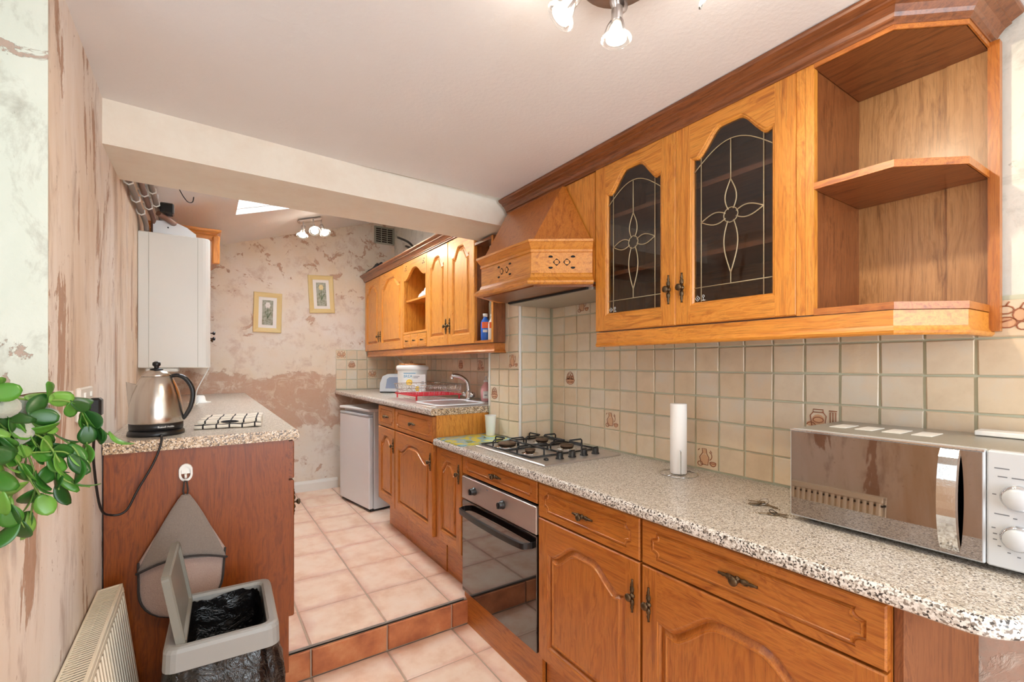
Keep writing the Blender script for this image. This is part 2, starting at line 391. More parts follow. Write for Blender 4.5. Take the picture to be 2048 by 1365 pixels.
def sweep(b, prof, path, segmat=None):
    """prof: (outward, z) points, closed; path: plan points; outward is to the left of travel"""
    P = [Vector(p) for p in path]; rings = []
    for i, p in enumerate(P):
        d0 = (P[i]-P[i-1]).normalized() if i > 0 else None
        d1 = (P[i+1]-P[i]).normalized() if i < len(P)-1 else None
        n0 = Vector((-d0.y, d0.x)) if d0 else None; n1 = Vector((-d1.y, d1.x)) if d1 else None
        if n0 is None: m = n1
        elif n1 is None: m = n0
        else: m = (n0+n1); m = m/(m.length_squared/2) if m.length > 1e-6 else n0
        rings.append([(p.x+m.x*o, p.y+m.y*o, z) for o, z in prof])
    return b.loft(rings)
def inset_poly(pts, wts, d):
    n = len(pts); out = []
    P = [Vector(p) for p in pts]; L = []
    for i in range(n):
        a, b = P[i], P[(i+1) % n]; t = (b-a).normalized(); nrm = Vector((-t.y, t.x))
        L.append((a+nrm*d*wts[i], t))
    for i in range(n):
        p1, t1 = L[i-1]; p2, t2 = L[i]; cr = t1.x*t2.y-t1.y*t2.x
        if abs(cr) < 1e-4: out.append(p2)
        else:
            k = ((p2.x-p1.x)*t2.y-(p2.y-p1.y)*t2.x)/cr; out.append(p1+t1*k)
    return out

# ---------------------------------------------------------------- room dimensions
XL, XR, YF, YB = -0.28, 1.72, 4.87, -2.0
LOW, UP, STEP = -0.025, 0.108, 2.19
CEIL = 2.24
def roof(x): return 2.36+0.3145*x

# ---------------------------------------------------------------- structure
T = 0.12
b = nb('plaster_left')
b.box(XL-0.3, XL, YB, 0.22, LOW-.05, CEIL+.05); b.box(XL-0.3, XL, 0.22, 1.40, LOW-.05, 1.262)
b.box(XL-0.3, XL, 0.22, 1.40, 2.16, CEIL+.05); b.box(XL-0.3, XL, 1.40, YF+T, LOW-.05, CEIL+.05)
wall_left = struct('wall_left', b)
b = nb('plaster_reveal'); b.box(XL-0.24, XL+0.0012, 1.396, 1.4005, 1.262, 2.16)
b.box(XL-0.24, XL-0.002, 0.22, 1.396, 2.155, 2.1605)
part('window_reveal', b, wall_left, label='flaking white painted window reveal')
bs = nb('gloss'); pts = [(-0.50, 0.22), (-0.262, 0.22)]+[(-0.262+0.012*math.sin(a), 1.425+0.02*(1-math.cos(a))+0.02) for a in (0, .8, 1.6)]+[(-0.28, 1.478), (-0.281, 1.40), (-0.50, 1.396)]
bs.loft([[(px, py, 1.2625) for px, py in pts], [(px, py, 1.284) for px, py in pts]])
part('window_sill', bs, wall_left, label='chipped white painted sill board')
b = nb('gloss')
for (y0, y1, z0, z1) in ((.22, 1.396, 1.285, 1.33), (.22, 1.396, 2.11, 2.155), (.22, .27, 1.33, 2.11), (1.346, 1.396, 1.33, 2.11), (.78, .83, 1.33, 2.11)):
    b.box(-0.56, -0.505, y0, y1, z0, z1, 0.004)
win = struct('window_1', b)
part('pane', nb('clear').box(-0.535, -0.529, 0.27, 0.78, 1.33, 2.11), win); part('pane', nb('clear').box(-0.535, -0.529, 0.83, 1.346, 1.33, 2.11), win)

b = nb('plaster_far'); b.box(XL-0.3, XR+T, YF, YF+T, LOW-.05, 3.1); wall_far = struct('wall_far', b)
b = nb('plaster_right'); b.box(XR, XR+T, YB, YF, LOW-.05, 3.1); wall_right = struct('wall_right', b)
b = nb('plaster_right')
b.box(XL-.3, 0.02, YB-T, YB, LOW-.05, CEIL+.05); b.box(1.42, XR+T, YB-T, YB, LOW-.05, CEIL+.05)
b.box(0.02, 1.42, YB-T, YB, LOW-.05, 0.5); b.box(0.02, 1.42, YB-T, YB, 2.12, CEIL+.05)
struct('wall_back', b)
b = nb('gloss')
for (x0, x1, z0, z1) in ((.02, 1.42, .5, .56), (.02, 1.42, 2.06, 2.12), (.02, .08, .56, 2.06), (1.36, 1.42, .56, 2.06), (.69, .75, .56, 2.06)):
    b.box(x0, x1, YB-.10, YB-.04, z0, z1, .004)
w2 = struct('added_window', b)  # unseen window added behind the camera to admit fill light
part('pane', nb('clear').box(.08, .69, YB-.075, YB-.069, .56, 2.06), w2); part('pane', nb('clear').box(.75, 1.36, YB-.075, YB-.069, .56, 2.06), w2)

b = nb('ceiling'); b.box(XL-.3, XR+T, YB-T, 2.12, CEIL, CEIL+.08)
struct('ceiling', b)
b = nb('ceiling')                                    # lean-to slope with a rooflight opening
def slab(x0, x1, y0, y1):
    b.loft([[(x0, y0, roof(x0)), (x1, y0, roof(x1)), (x1, y1, roof(x1)), (x0, y1, roof(x0))],
            [(x0, y0, roof(x0)+.04), (x1, y0, roof(x1)+.04), (x1, y1, roof(x1)+.04), (x0, y1, roof(x0)+.04)]])
SX0, SX1, SY0, SY1 = 0.20, 0.90, 2.72, 3.90
slab(XL-.02, SX0, 2.3, YF+.02); slab(SX1, XR+.02, 2.3, YF+.02); slab(SX0, SX1, 2.3, SY0); slab(SX0, SX1, SY1, YF+.02)
struct('ceiling_slope', b)
b = nb('gloss')
for (x0, x1, y0, y1) in ((SX0-.03, SX0+.008, SY0, SY1), (SX1-.008, SX1+.03, SY0, SY1), (SX0+.008, SX1-.008, SY0-.03, SY0+.008), (SX0+.008, SX1-.008, SY1-.008, SY1+.03)):
    slab_b = b; b.loft([[(x0, y0, roof(x0)+.041), (x1, y0, roof(x1)+.041), (x1, y1, roof(x1)+.041), (x0, y1, roof(x0)+.041)], [(x0, y0, roof(x0)+.09), (x1, y0, roof(x1)+.09), (x1, y1, roof(x1)+.09), (x0, y1, roof(x0)+.09)]])
w3 = struct('window_3', b)
g = nb('clear'); x0, x1, y0, y1 = SX0+.01, SX1-.01, SY0+.01, SY1-.01
g.loft([[(x0, y0, roof(x0)+.07), (x1, y0, roof(x1)+.07), (x1, y1, roof(x1)+.07), (x0, y1, roof(x0)+.07)], [(x0, y0, roof(x0)+.076), (x1, y0, roof(x1)+.076), (x1, y1, roof(x1)+.076), (x0, y1, roof(x0)+.076)]])
part('pane', g, w3)
# beam and pier
b = nb('beam')
lo = [(XL, 2.06, 2.087), (XR, 2.205, 2.118), (XR, 2.515, 2.108), (XL, 2.44, 2.092)]
b.loft([lo, [(p[0], p[1], 3.05) for p in lo]])
struct('trim_1', b)
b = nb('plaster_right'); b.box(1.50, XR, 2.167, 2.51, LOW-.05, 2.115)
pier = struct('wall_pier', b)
# floors
fl = struct('floor', nb('grout').box(XL-.3, XR+T, YB-T, STEP-.008, LOW-.12, LOW-.004))
fu = struct('floor_raised', nb('grout').box(XL-.3, XR+T, STEP-.006, YF+.05, LOW-.12, UP-.004))
def tile_mesh(w, h, t, bev=0.002, jit=0.0015, mat='walltile'):
    b = nb(mat); r = lambda: random.uniform(-jit, jit)
    def ring(i, y):
        return [(-w/2+i+r(), y, -h/2+i+r()), (w/2-i+r(), y, -h/2+i+r()), (w/2-i+r(), y, h/2-i+r()), (-w/2+i+r(), y, h/2-i+r())]
    base = ring(0, 0)
    b.loft([base, [(p[0], -t*.6, p[2]) for p in base], ring(bev, -t)], caps=True)
    return b.mesh('wall_tile')
xs = [-0.28, 0.055, 0.395, 0.735, 1.075, 1.415, 1.715]
def floor_tiles(parent, ys, z, meshes={}):
    for i in range(len(xs)-1):
        for j in range(len(ys)-1):
            w_, h_ = xs[i+1]-xs[i]-.007, ys[j+1]-ys[j]-.007; k = (round(w_, 3), round(h_, 3), random.randint(0, 1))
            if k not in meshes:
                m = tile_mesh(w_, h_, .012, .003, .001, 'floortile'); m.transform(Matrix.Rotation(-PI/2, 4, 'X')); m.name = 'floor_tile'; meshes[k] = m
            link('floor_tile', meshes[k], parent, ((xs[i]+xs[i+1])/2, (ys[j]+ys[j+1])/2, z-.012+random.uniform(-.0006, .0006)))
floor_tiles(fu, [2.19, 2.52, 2.885, 3.25, 3.59, 3.93, 4.27, 4.61, 4.868], UP)
floor_tiles(fl, [-2.0, -1.47, -1.13, -.79, -.45, -.11, .23, .57, .91, 1.25, 1.59, 1.93, 2.178], LOW)
for i in range(5):
    w_ = xs[i+1]-xs[i]-.008
    m = tile_mesh(w_, .118, .012, .003, .0008, 'riser'); m.name = 'riser_tile'
    link('riser_tile', m, fu, ((xs[i]+xs[i+1])/2, STEP-.0065, LOW+.063))
part('nosing', nb('greypipe').box(XL, 1.15, STEP-.006, STEP+.004, UP-.010, UP+.0008), fu)

M['motif2'] = plain('tan_print', sr(206, 164, 128), 0.5)
# wall tiles
TM = [tile_mesh(.0995, .0938, .008) for _ in range(5)]
def motif_mesh(kind):
    b = nb('motif'); y = -0.0086; r = 0.0015
    def fill(cx, cz, rx, rz):
        b.mat('motif2'); q = [(cx+rx*math.cos(2*PI*i/12), cz+rz*math.sin(2*PI*i/12)) for i in range(12)]
        b.loft([[(p[0], -.0075, p[1]) for p in q], [(p[0], -.0084, p[1]) for p in q]]); b.mat('motif')
    def line(pts, rr=r): b.tube([(p[0], y, p[1]) for p in pts], rr, 5)
    def arc(cx, cz, rx, rz, a0, a1, n=9): line([(cx+rx*math.cos(a0+(a1-a0)*i/n), cz+rz*math.sin(a0+(a1-a0)*i/n)) for i in range(n+1)])
    if kind == 0:      # storage jar and glass
        fill(-.009, -.006, .017, .018); fill(-.028, -.016, .012, .008)
        line([(-.026, -.022), (-.03, .008), (-.022, .018), (-.022, .026), (.004, .026), (.004, .018), (.012, .008), (.008, -.022), (-.026, -.022)])
        line([(-.022, .018), (.004, .018)]); arc(-.009, -.004, .014, .008, 0, 2*PI); arc(-.028, -.022, .012, .010, .2, 2.9)
        line([(.022, -.02), (.022, .02), (.036, .02), (.036, -.02), (.022, -.02)]); line([(.019, .024), (.039, .024)]); line([(.029, .02), (.029, -.01)])
    elif kind == 1:    # fruit basket
        fill(0, -.010, .026, .016); fill(-.012, .004, .012, .010); fill(.013, .006, .012, .010)
        arc(0, -.006, .03, .022, PI, 2*PI); line([(-.032, -.006), (.032, -.006)]); arc(0, -.004, .026, .036, 0, PI)
        for cx, cz in ((-.014, .002), (.002, .008), (.016, .002), (-.006, .016), (.010, .017)): arc(cx, cz, .0085, .008, 0, 2*PI, 8)
        line([(-.02, -.014), (.02, -.02)]); line([(-.024, -.02), (.022, -.013)])
    elif kind == 2:    # jug with cup
        fill(-.009, -.008, .015, .019); fill(.024, -.020, .010, .008); fill(-.009, .020, .007, .009)
        line([(-.022, -.026), (-.028, .0), (-.016, .016), (-.018, .03), (-.002, .03), (.0, .014), (.008, .0), (.004, -.026), (-.022, -.026)])
        arc(.008, .006, .012, .014, -1.3, 1.4); arc(.024, -.016, .012, .012, PI, 2*PI); arc(.024, -.016, .012, .003, 0, 2*PI); arc(-.026, -.024, .01, .008, 0, 2*PI, 8)
        line([(-.034, .022), (-.028, .028)]); line([(.014, .026), (.02, .018)])
    else:              # vegetables
        fill(-.02, .004, .012, .014); fill(.004, -.01, .015, .011); fill(.024, .006, .010, .013)
        for cx, cz, rx, rz in ((-.02, .004, .013, .015), (.004, -.01, .016, .012), (.024, .006, .011, .014), (.002, .018, .013, .009), (-.026, -.018, .01, .008), (.028, -.018, .009, .009)): arc(cx, cz, rx, rz, 0, 2*PI, 10)
        line([(-.02, .018), (-.026, .03), (-.014, .028)]); line([(.024, .02), (.03, .032)]); line([(.002, .026), (.008, .036)]); line([(-.008, -.01), (.012, -.004)])
    m = b.mesh('printed_motif'); m.transform(Matrix.Diagonal((1.15, 1, 1.15, 1))); return m
MO = [motif_mesh(i) for i in range(4)]
def put_tiles(parent, us, zs, place, rz, motifs={}):
    n = 0
    for i, u in enumerate(us):
        for j, z in enumerate(zs):
            p = place(u, z); r = (random.uniform(-.004, .004), random.uniform(-.006, .006), rz)
            o = link('wall_tile', random.choice(TM), parent, p, r)
            if (i, j) in motifs: link('printed_motif', MO[motifs[(i, j)]], o, (0, 0, 0))
            n += 1
zs = [.915+.0498+.0998*j for j in range(6)]
ysr = [.3452-.1055*1.5+.1055*i for i in range(19)]
ysr = [y for y in ysr if y < 2.12]
# first column centres: 0.187, 0.2925, 0.398 ...
mot = {}
def near(y, z): 
    i = min(range(len(ysr)), key=lambda k: abs(ysr[k]-y)); j = min(range(9), key=lambda k: abs(.9648+.0998*k-z)); return i, j
for (y, z, k) in ((.292, 1.46, 3), (.715, 1.17, 0), (1.14, .965, 2), (1.35, 1.465, 1), (1.66, 1.07, 2), (1.98, 1.265, 1), (1.87, 1.66, 2)):
    mot[near(y, z)] = k
part('grout', nb('wgrout').box(XR-.004, XR, 0.135, 2.167, .90, 1.522), wall_right)
put_tiles(wall_right, ysr, zs, lambda u, z: (XR-.003, u, z), -PI/2, {k: v for k, v in mot.items() if k[1] < 6})
hi = [i for i, y in enumerate(ysr) if y > 1.42]
part('grout', nb('wgrout').box(XR-.004, XR, 1.43, 2.167, 1.522, 1.73), wall_right)
put_tiles(wall_right, [ysr[i] for i in hi], [zs[-1]+.0998, zs[-1]+.1996], lambda u, z: (XR-.003, u, z), -PI/2, {(i-hi[0], j-6): v for (i, j), v in mot.items() if j >= 6})
ysf = [2.565+.105*i for i in range(22)]
zf = [1.088+.0498+.0998*j for j in range(4)]
part('grout', nb('wgrout').box(XR-.004, XR, 2.512, YF, 1.07, 1.49), wall_right)
put_tiles(wall_right, ysf, zf, lambda u, z: (XR-.003, u, z), -PI/2, {(1, 1): 1, (4, 2): 2, (7, 2): 1, (17, 2): 3, (20, 1): 0})
part('grout', nb('wgrout').box(1.115, XR-.006, YF-.004, YF, 1.07, 1.49), wall_far)
put_tiles(wall_far, [1.165+.104*i for i in range(6)], zf, lambda u, z: (u, YF-.003, z), 0, {(0, 3): 3, (1, 2): 1, (3, 1): 3})
part('grout', nb('wgrout').box(1.496, 1.50, 2.168, 2.51, .90, 1.73), pier)
put_tiles(pier, [2.222, 2.326, 2.43], zs+[zs[-1]+.0998, zs[-1]+.1996], lambda u, z: (1.497, u, z), -PI/2, {(0, 4): 2, (2, 2): 1})
part('grout', nb('wgrout').box(1.50, 1.712, 2.163, 2.167, .90, 1.73), pier)
put_tiles(pier, [1.553, 1.657], zs+[zs[-1]+.0998, zs[-1]+.1996], lambda u, z: (u, 2.164, z), 0)
part('tile_trim', nb('gloss').box(1.486, 1.500, 2.154, 2.168, .912, 1.73, .004), pier, label='white plastic tile edging strip')
part('tile_trim', nb('gloss').box(1.486, 1.497, 2.486, 2.502, 1.085, 1.47, .003), pier)
# baseboard
b = nb('gloss'); b.prism([(YF, UP), (YF-.022, UP), (YF-.022, UP+.075), (YF-.014, UP+.09), (YF-.008, UP+.1), (YF, UP+.1)], .33, 1.13, 'x')
o = struct('baseboard_far', b)

# ---------------------------------------------------------------- door / drawer builders
def arch(x0, x1, z0, z1, rise, n=34):
    pts = [(x0, z0), (x1, z0)]
    for i in range(n+1):
        s = 1-i/n; m = min(s, 1-s); t = max(0.0, min(1.0, (m-.07)/.32))
        f = 0.90*(0.5-0.5*math.cos(PI*t))+0.10*math.sin(PI*m)
        tick = -0.10*math.exp(-((m-.07)/.05)**2)
        pts.append((x0+(x1-x0)*s, z1-rise+rise*(f+tick)))
    return pts
HM = None
def handle_mesh():
    b = nb('brass')
    for s in (-1, 1):
        b.tube([(0, -.002, s*.010), (0, -.003, s*.020), (0, -.002, s*.030), (0, -.003, s*.036), (0, -.002, s*.046), (0, -.002, s*.052)], [.006, .0075, .0035, .0055, .003, .004], 7)
        for dx in (-1, 1): b.tube([(dx*.002, -.002, s*.012), (dx*.007, -.003, s*.020), (dx*.006, -.003, s*.027), (dx*.001, -.002, s*.033)], .0017, 5)
    b.lathe([(.009, 0), (.009, .004), (.004, .006), (.004, .012), (.009, .015), (.0125, .020), (.012, .024), (.007, .027), (.001, .028)], n=12, axis='y')
    return b.mesh('handle')
HM = handle_mesh()
def frame_rings(b, W, H, sw, rw, rise, t, k):
    """stile and rail frame around an arched opening; returns the inner offset where the panel starts"""
    mi = [0, 1]
    b.mat(k+'z'); b.mat(k+'x')
    def inn(d): 
        a = arch(sw+d, W-sw-d, rw+d, H-rw*.95-d, rise)
        # duplicate corners
        return [a[0], a[0], a[1], a[1], a[2], a[2]]+a[3:-1]+[a[-1], a[-1], a[-1]][:2]
    base = inn(0)
    outer = [(0, 0), (sw, 0), (W-sw, 0), (W, 0), (W, H), (W-sw, H)]+[(p[0], H) for p in base[6:-2]]+[(sw, H), (0, H)]
    n = len(outer); seg = [0]*n
    seg[1] = 1
    for i in range(5, n-2): seg[i] = 1
    e = 0.0035
    def ins(p, d): return (min(max(p[0], d), W-d), min(max(p[1], d), H-d))
    R = [[(p[0], 0, p[1]) for p in outer], [(p[0], -t+e, p[1]) for p in outer], [(ins(p, e)[0], -t, ins(p, e)[1]) for p in outer],
         [(p[0], -t, p[1]) for p in inn(0)], [(p[0], -t+.0025, p[1]) for p in inn(.0035)], [(p[0], -t+.0025, p[1]) for p in inn(.006)], [(p[0], -t+.009, p[1]) for p in inn(.011)], [(p[0], 0, p[1]) for p in inn(.011)]]
    b.loft(R, caps=False, segmat=seg)
    return b
def door(parent, x, z, W, H, k='gold', glass=False, hx=None, hz=None, sw=.062, rw=.062, rise=.055, t=.021, panel_k=None):
    sw = min(sw, W*.24)
    b = frame_rings(B(), W, H, sw, rw, rise, t, k)
    d = part('door', b, parent, (x, 0, z))
    if glass:
        g = nb('glass'); a = arch(sw+.006, W-sw-.006, rw+.006, H-rw*.95-.006, rise)
        g.loft([[(p[0], -.006, p[1]) for p in a], [(p[0], -.010, p[1]) for p in a]])
        part('glass_pane', g, d)
        l = nb('lead'); y = -.0115; r = .0017
        def ln(pts, rr=r): l.tube([(p[0], y, p[1]) for p in pts], rr, 6)
        xi0, xi1, zi0, zi1 = sw+.010, W-sw-.010, rw+.010, H-rw
        lx, rx = xi0+.027, xi1-.027; cx = W/2; zb = zi0+.05
        ah = lambda xx: H-rw*.95-rise+rise*.9*math.sin(PI*min(max((xx-xi0)/(xi1-xi0), 0), 1))-.055
        ln([(lx, zi0), (lx, ah(lx)+.035)]); ln([(rx, zi0), (rx, ah(rx)+.035)]); ln([(xi0, zb), (xi1, zb)])
        ln([(xi0+(xi1-xi0)*i/16, ah(xi0+(xi1-xi0)*i/16)+.0) for i in range(17)])
        cz = zi0+(zi1-zi0)*.47; R0 = .024
        ln([(cx, zb), (cx, cz-.185)]); ln([(cx, cz+.115), (cx, ah(cx))])
        ln([(cx+R0*math.cos(a_), cz+R0*math.sin(a_)) for a_ in [2*PI*i/18 for i in range(19)]])
        def petal(dx, dz, L, wd):
            for s in (-1, 1):
                pts = []
                for i in range(11):
                    q = i/10; o_ = R0*.75+(L-R0*.75)*q; ww = s*(wd*math.sin(PI*min(q*1.0+.12*(1-q), 1))*(1.15-.3*q))
                    pts.append((cx+dx*o_-dz*ww, cz+dz*o_+dx*ww))
                ln(pts, .002)
        petal(0, 1, .115, .019); petal(0, -1, .185, .023)
        hw = (rx-lx)/2; petal(1, 0, hw, .019); petal(-1, 0, hw, .019)
        part('lead_pattern', l, d)
        m = nb('petal')
        ox, oz = xi0+.012, zi0+.014
        m.tube([(ox+.009*math.cos(a_), -.0108, oz+.009*math.sin(a_)) for a_ in [PI/2*i for i in range(5)]], .0009, 4)
        m.tube([(ox, -.0108, oz-.003), (ox, -.0108, oz+.003)], .0012, 4)
        m.tube([(ox+.022+.004*math.cos(a_), -.0108, oz+.006+.004*math.sin(a_)) for a_ in [PI/4*i for i in range(9)]], .0009, 4)
        m.tube([(ox+.016, -.0108, oz-.008), (ox+.029, -.0108, oz-.008)], .0012, 4); m.tube([(ox+.022, -.0108, oz+.001), (ox+.022, -.0108, oz-.008)], .0009, 4)
        part('safety_mark', m, d)
    else:
        p = nb((panel_k or k)+'z')
        def inn(dd): return [(q[0], q[1]) for q in arch(sw+dd, W-sw-dd, rw+dd, H-rw*.95-dd, max(rise-dd*.15, .01))]
        pr = [(.0095, -.004), (.0095, -t+.010), (.012, -t+.0135), (.015, -t+.0135), (.028, -t+.0045), (.030, -t+.0005), (.0335, -t-.0005), (.0365, -t+.0022)]
        if W < .3: pr = [(.0095, -.004), (.0095, -t+.010), (.011, -t+.013), (.013, -t+.013), (.020, -t+.0045), (.0215, -t+.0005), (.0235, -t-.0005), (.0255, -t+.0022)]
        p.loft([[(q[0], yy, q[1]) for q in inn(dd)] for dd, yy in pr])
        part('panel', p, d)
    if hx is not None: part('handle', HM, d, (hx, -t, hz))
    return d
def plaque(x0, x1, z0, z1, r, d, n=6):
    pts = []; h = z1-z0; c = []
    for (cx, cz, a0, sx, sz) in ((x0, z0, 0, 1, 1), (x1, z0, 0, -1, 1), (x1, z1, 0, -1, -1), (x0, z1, 0, 1, -1)):
        seg = []
        for i in range(n+1):
            a = PI/2*i/n
            px = cx+sx*(r*.9*math.sin(a)+(.005*math.sin(2*a) if r > .01 else 0))+sx*d*1; pz = cz+sz*(r*(math.cos(a)))+sz*d*1
            seg.append((px, pz))
        # seg goes from (cx, cz+r) to (cx+r, cz)
        if (sx, sz) in ((1, 1), (-1, -1)): c.append(seg)
        else: c.append(seg[::-1])
    for s in c: pts += s
    return pts
def drawer(parent, x, z, W, H, k='gold', t=.021, handle=True, small=False, hs=1.0):
    b = nb(k+'x'); e = .0035
    m = min(.024, H*.2) if not small else .012; r = min(.021, (H-2*m)*.24) if not small else .006
    ix = .034 if not small else .012
    base = plaque(ix, W-ix, m, H-m, r, 0); n1 = len(base)//4
    outer = []
    for i, p in enumerate(base):
        q = i//n1; outer.append([(0, 0), (W, 0), (W, H), (0, H)][q])
    def ins(p, d): return (min(max(p[0], d), W-d), min(max(p[1], d), H-d))
    R = [[(p[0], 0, p[1]) for p in outer], [(p[0], -t+e, p[1]) for p in outer], [(ins(p, e)[0], -t, ins(p, e)[1]) for p in outer], [(p[0], -t, p[1]) for p in base]]
    g = .004 if not small else .0015
    for d, y in (((.0015, -t+.0045), (.004, -t+.0055), (.0065, -t+.0030), (.0075, -t-.0006), (.0100, -t-.0006), (.0115, -t+.0012)) if not small else ((g*.5, -t+g*.9), (g*1.6, -t+g*.9), (g*2.2, -t-.0003))):
        R.append([(p[0], y, p[1]) for p in plaque(ix, W-ix, m, H-m, r, d)])
    b.loft(R)
    o = part('drawer', b, parent, (x, 0, z))
    if handle:
        hnd = part('handle', HM, o, (W/2, -t, H/2), (0, PI/2, 0))
        if hs != 1: hnd.scale = (hs, hs, hs)
    return o
def carcass(W, D, H, k='base', z0=0.0, th=.018, open_front=True, top=True):
    b = nb(k+'z'); b.box(0, th, 0, D, z0, H); b.box(W-th, W, 0, D, z0, H)
    b.mat(k+'x'); b.box(th, W-th, 0, D, z0, z0+th)
    if top: b.box(th, W-th, 0, D, H-th, H)
    b.box(th, W-th, D-.008, D, z0+th, H-(th if top else 0))
    return b
RR = -PI/2   # units on the right wall face -X

# ---------------------------------------------------------------- near base units
def base_unit(label, xf, y1, W, zf, H, k, drawer_z, door_z, ndoors=1, handle='right', plinth_in=.025, D=.54, side=False, name='base_cabinet', group=None, rise=.05):
    r = thing(name, label, 'cabinet', (xf, y1, zf), RR, group)
    pz = door_z[0]-zf
    part('carcass', carcass(W, D, H-zf, k, z0=pz, top=False), r)
    part('plinth', nb(k+'x').box(0, W, plinth_in, plinth_in+.018, 0, pz-.001), r)
    if drawer_z: drawer(r, .003, drawer_z[0]-zf, W-.006, drawer_z[1]-drawer_z[0], k)
    w_ = (W-.006-.003*(ndoors-1))/ndoors; h_ = door_z[1]-door_z[0]
    for i in range(ndoors):
        hx = (w_-.028 if handle == 'right' else .028)
        door(r, .003+i*(w_+.003), door_z[0]-zf, w_, h_, k, hx=hx, hz=h_*.80, rise=rise, sw=.058, rw=.058)
    return r
unit_near = base_unit('orange oak base cabinet with deep drawer at the near end under the microwave', 1.16, .985, .629, LOW, .87, 'base', (.728, .862), (.155, .722), handle='left', rise=.095)
base_unit('orange oak base cabinet with one drawer immediately right of the oven', 1.16, 1.52, .532, LOW, .87, 'base', (.728, .862), (.155, .722), rise=.07)
base_unit('narrow full-door oak cabinet standing on the raised floor left of the oven', 1.16, 2.515, .322, UP, .87, 'base', None, (.33, .862), plinth_in=.055, D=.33)
unit_sink = base_unit('oak sink cabinet with a wide drawer front below the sink bowl', 1.14, 3.157, .637, UP, 1.043, 'base', (.885, 1.035), (.33, .877), plinth_in=.07, rise=.06)
base_unit('narrow oak cabinet with small drawer beside the white fridge', 1.14, 3.525, .365, UP, 1.043, 'base', (.885, 1.035), (.33, .877), plinth_in=.07)
# near-end finishing panel
part('end_panel', nb('endz').box(.631, .646, .003, .545, .05, .893), unit_near, label='plain dark end panel')
part('end_panel', nb('goldz').box(.6375, .6415, .003, .355, .768, .933), unit_sink, label='plain golden end panel')
# oven housing
r = thing('oven_housing', 'oak housing unit with a single drawer above the built-in oven', 'cabinet', (1.16, 2.185, LOW), RR)
pz = .155-LOW
part('carcass', carcass(.66, .54, .87-LOW, 'base', z0=pz-.02, top=False), r)
part('plinth', nb('basex').box(-.02, .66, .005, .023, 0, pz-.003), r)
drawer(r, .003, .772-LOW, .654, .092, 'base')

# oven
r = thing('oven', 'built-in electric oven with steel fascia and black glass door', 'oven', (1.16, 2.182, .158), RR)
W = .654
part('cavity', nb('dark').box(.03, W-.03, .001, .48, .01, .58), r)
f = nb('steel').box(0, W, -.024, -.001, .486, .602, .003); fo = part('fascia', f, r)
for x_ in (.135, .40):
    k_ = nb('black').lathe([(.020, 0), (.020, .006), (.017, .008), (.016, .024), (.014, .027)], n=20, axis='y', cx=x_, cy=-.024, cz=.548)
    k_.box(x_-.003, x_+.003, -.056, -.028, .534, .562, .001); ko = part('control_knob', k_, r)
part('lettering', text_mesh('neo', .012, 'ink'), r, (.262, -.0245, .580))
gl = nb('ovenglass').box(0, W, -.022, -.001, 0, .480, .003); part('glass_door', gl, r)
h_ = nb('black'); pts = [(.03, -.024, .435), (.035, -.045, .435), (.06, -.062, .434), (.2, -.070, .432), (.327, -.072, .432), (.454, -.070, .432), (.594, -.062, .434), (.619, -.045, .435), (.624, -.024, .435)]
pts = smooth_path(pts, 4)
rings = [[(p.x, p.y+dy, p.z+dz) for dy, dz in ((-.006, -.012), (.006, -.014), (.006, .014), (-.006, .012))] for p in pts]
h_.loft(rings, smooth=False); part('door_handle', h_, r)

# ---------------------------------------------------------------- worktops
def worktop(name, pts, wts, z1, label, edge_idx=(), th=.04):
    b = nb('lam'); b.mat('lamedge'); b.mat('lam')
    seg = [1 if i in edge_idx else 0 for i in range(len(pts))]
    R = []
    for d, z in ((.008, z1-th), (.002, z1-th+.004), (0, z1-th+.010), (0, z1-.014), (.002, z1-.008), (.006, z1-.003), (.013, z1)):
        q = inset_poly(pts, wts, d); R.append([(p.x, p.y, z) for p in q])
    b.loft(R, segmat=seg)
    b.mats.append(M['lamfront'])
    for f in b.bm.faces:
        f.normal_update()
        if f.material_index == 0 and abs(f.normal.z) < .80: f.material_index = 2
    return single(name, b, label, 'worktop')
near_pts = [(1.714, .165)]
arc_c = [(1.18, .255)]
pts = [(1.714, 2.163), (1.49, 2.163), (1.49, 2.515), (1.12, 2.515)]
cr = [(1.12+.085-.085*math.cos(a), .165+.085-.085*math.sin(a)) for a in [PI/2*i/8 for i in range(9)]]
pts = pts+cr+[(1.714, .165)]
wts = [0, 0, 0]+[1]*(len(pts)-5)+[1, 0]
worktop('worktop', pts, wts, .91, 'speckled grey laminate worktop running from the hob to the microwave')
worktop('worktop', [(1.714, 4.862), (1.105, 4.862), (1.105, 2.512), (1.493, 2.512), (1.493, 2.517), (1.714, 2.517)], [0, 1, 0, 0, 0, 0], 1.083, 'speckled laminate worktop on the raised level holding the sink', edge_idx=(2,))
worktop('worktop', [(-.276, 2.035), (.325, 2.035), (.325, 4.862), (-.276, 4.862)], [0, 1, 0, 0], 1.083, 'speckled laminate worktop along the left wall under the kettle', edge_idx=(0,))

# ---------------------------------------------------------------- left base units
for i, (lab) in enumerate(['reddish veneered cabinet whose big end panel carries the towel hook', 'oak cabinet second along the left run behind the end cabinet', 'oak cabinet third along the left run', 'oak cabinet at the far end of the left run against the damp wall']):
    Wd = .70; y0 = 2.052+i*.702
    r = thing('base_cabinet', lab, 'cabinet', (.288, y0, UP), PI/2)
    part('carcass', carcass(Wd, .56, .934, 'red', z0=.222, top=False), r)
    if i == 0: part('end_panel', nb('redz').box(-.004, .0, -.0, .563, -.0+.001, .934), r)
    part('plinth', nb('redx').box(0, Wd, .05, .068, 0, .22), r)
    drawer(r, .003, .777, Wd-.006, .150, 'red'); door(r, .003, .222, Wd-.006, .547, 'red', hx=.03, hz=.45)

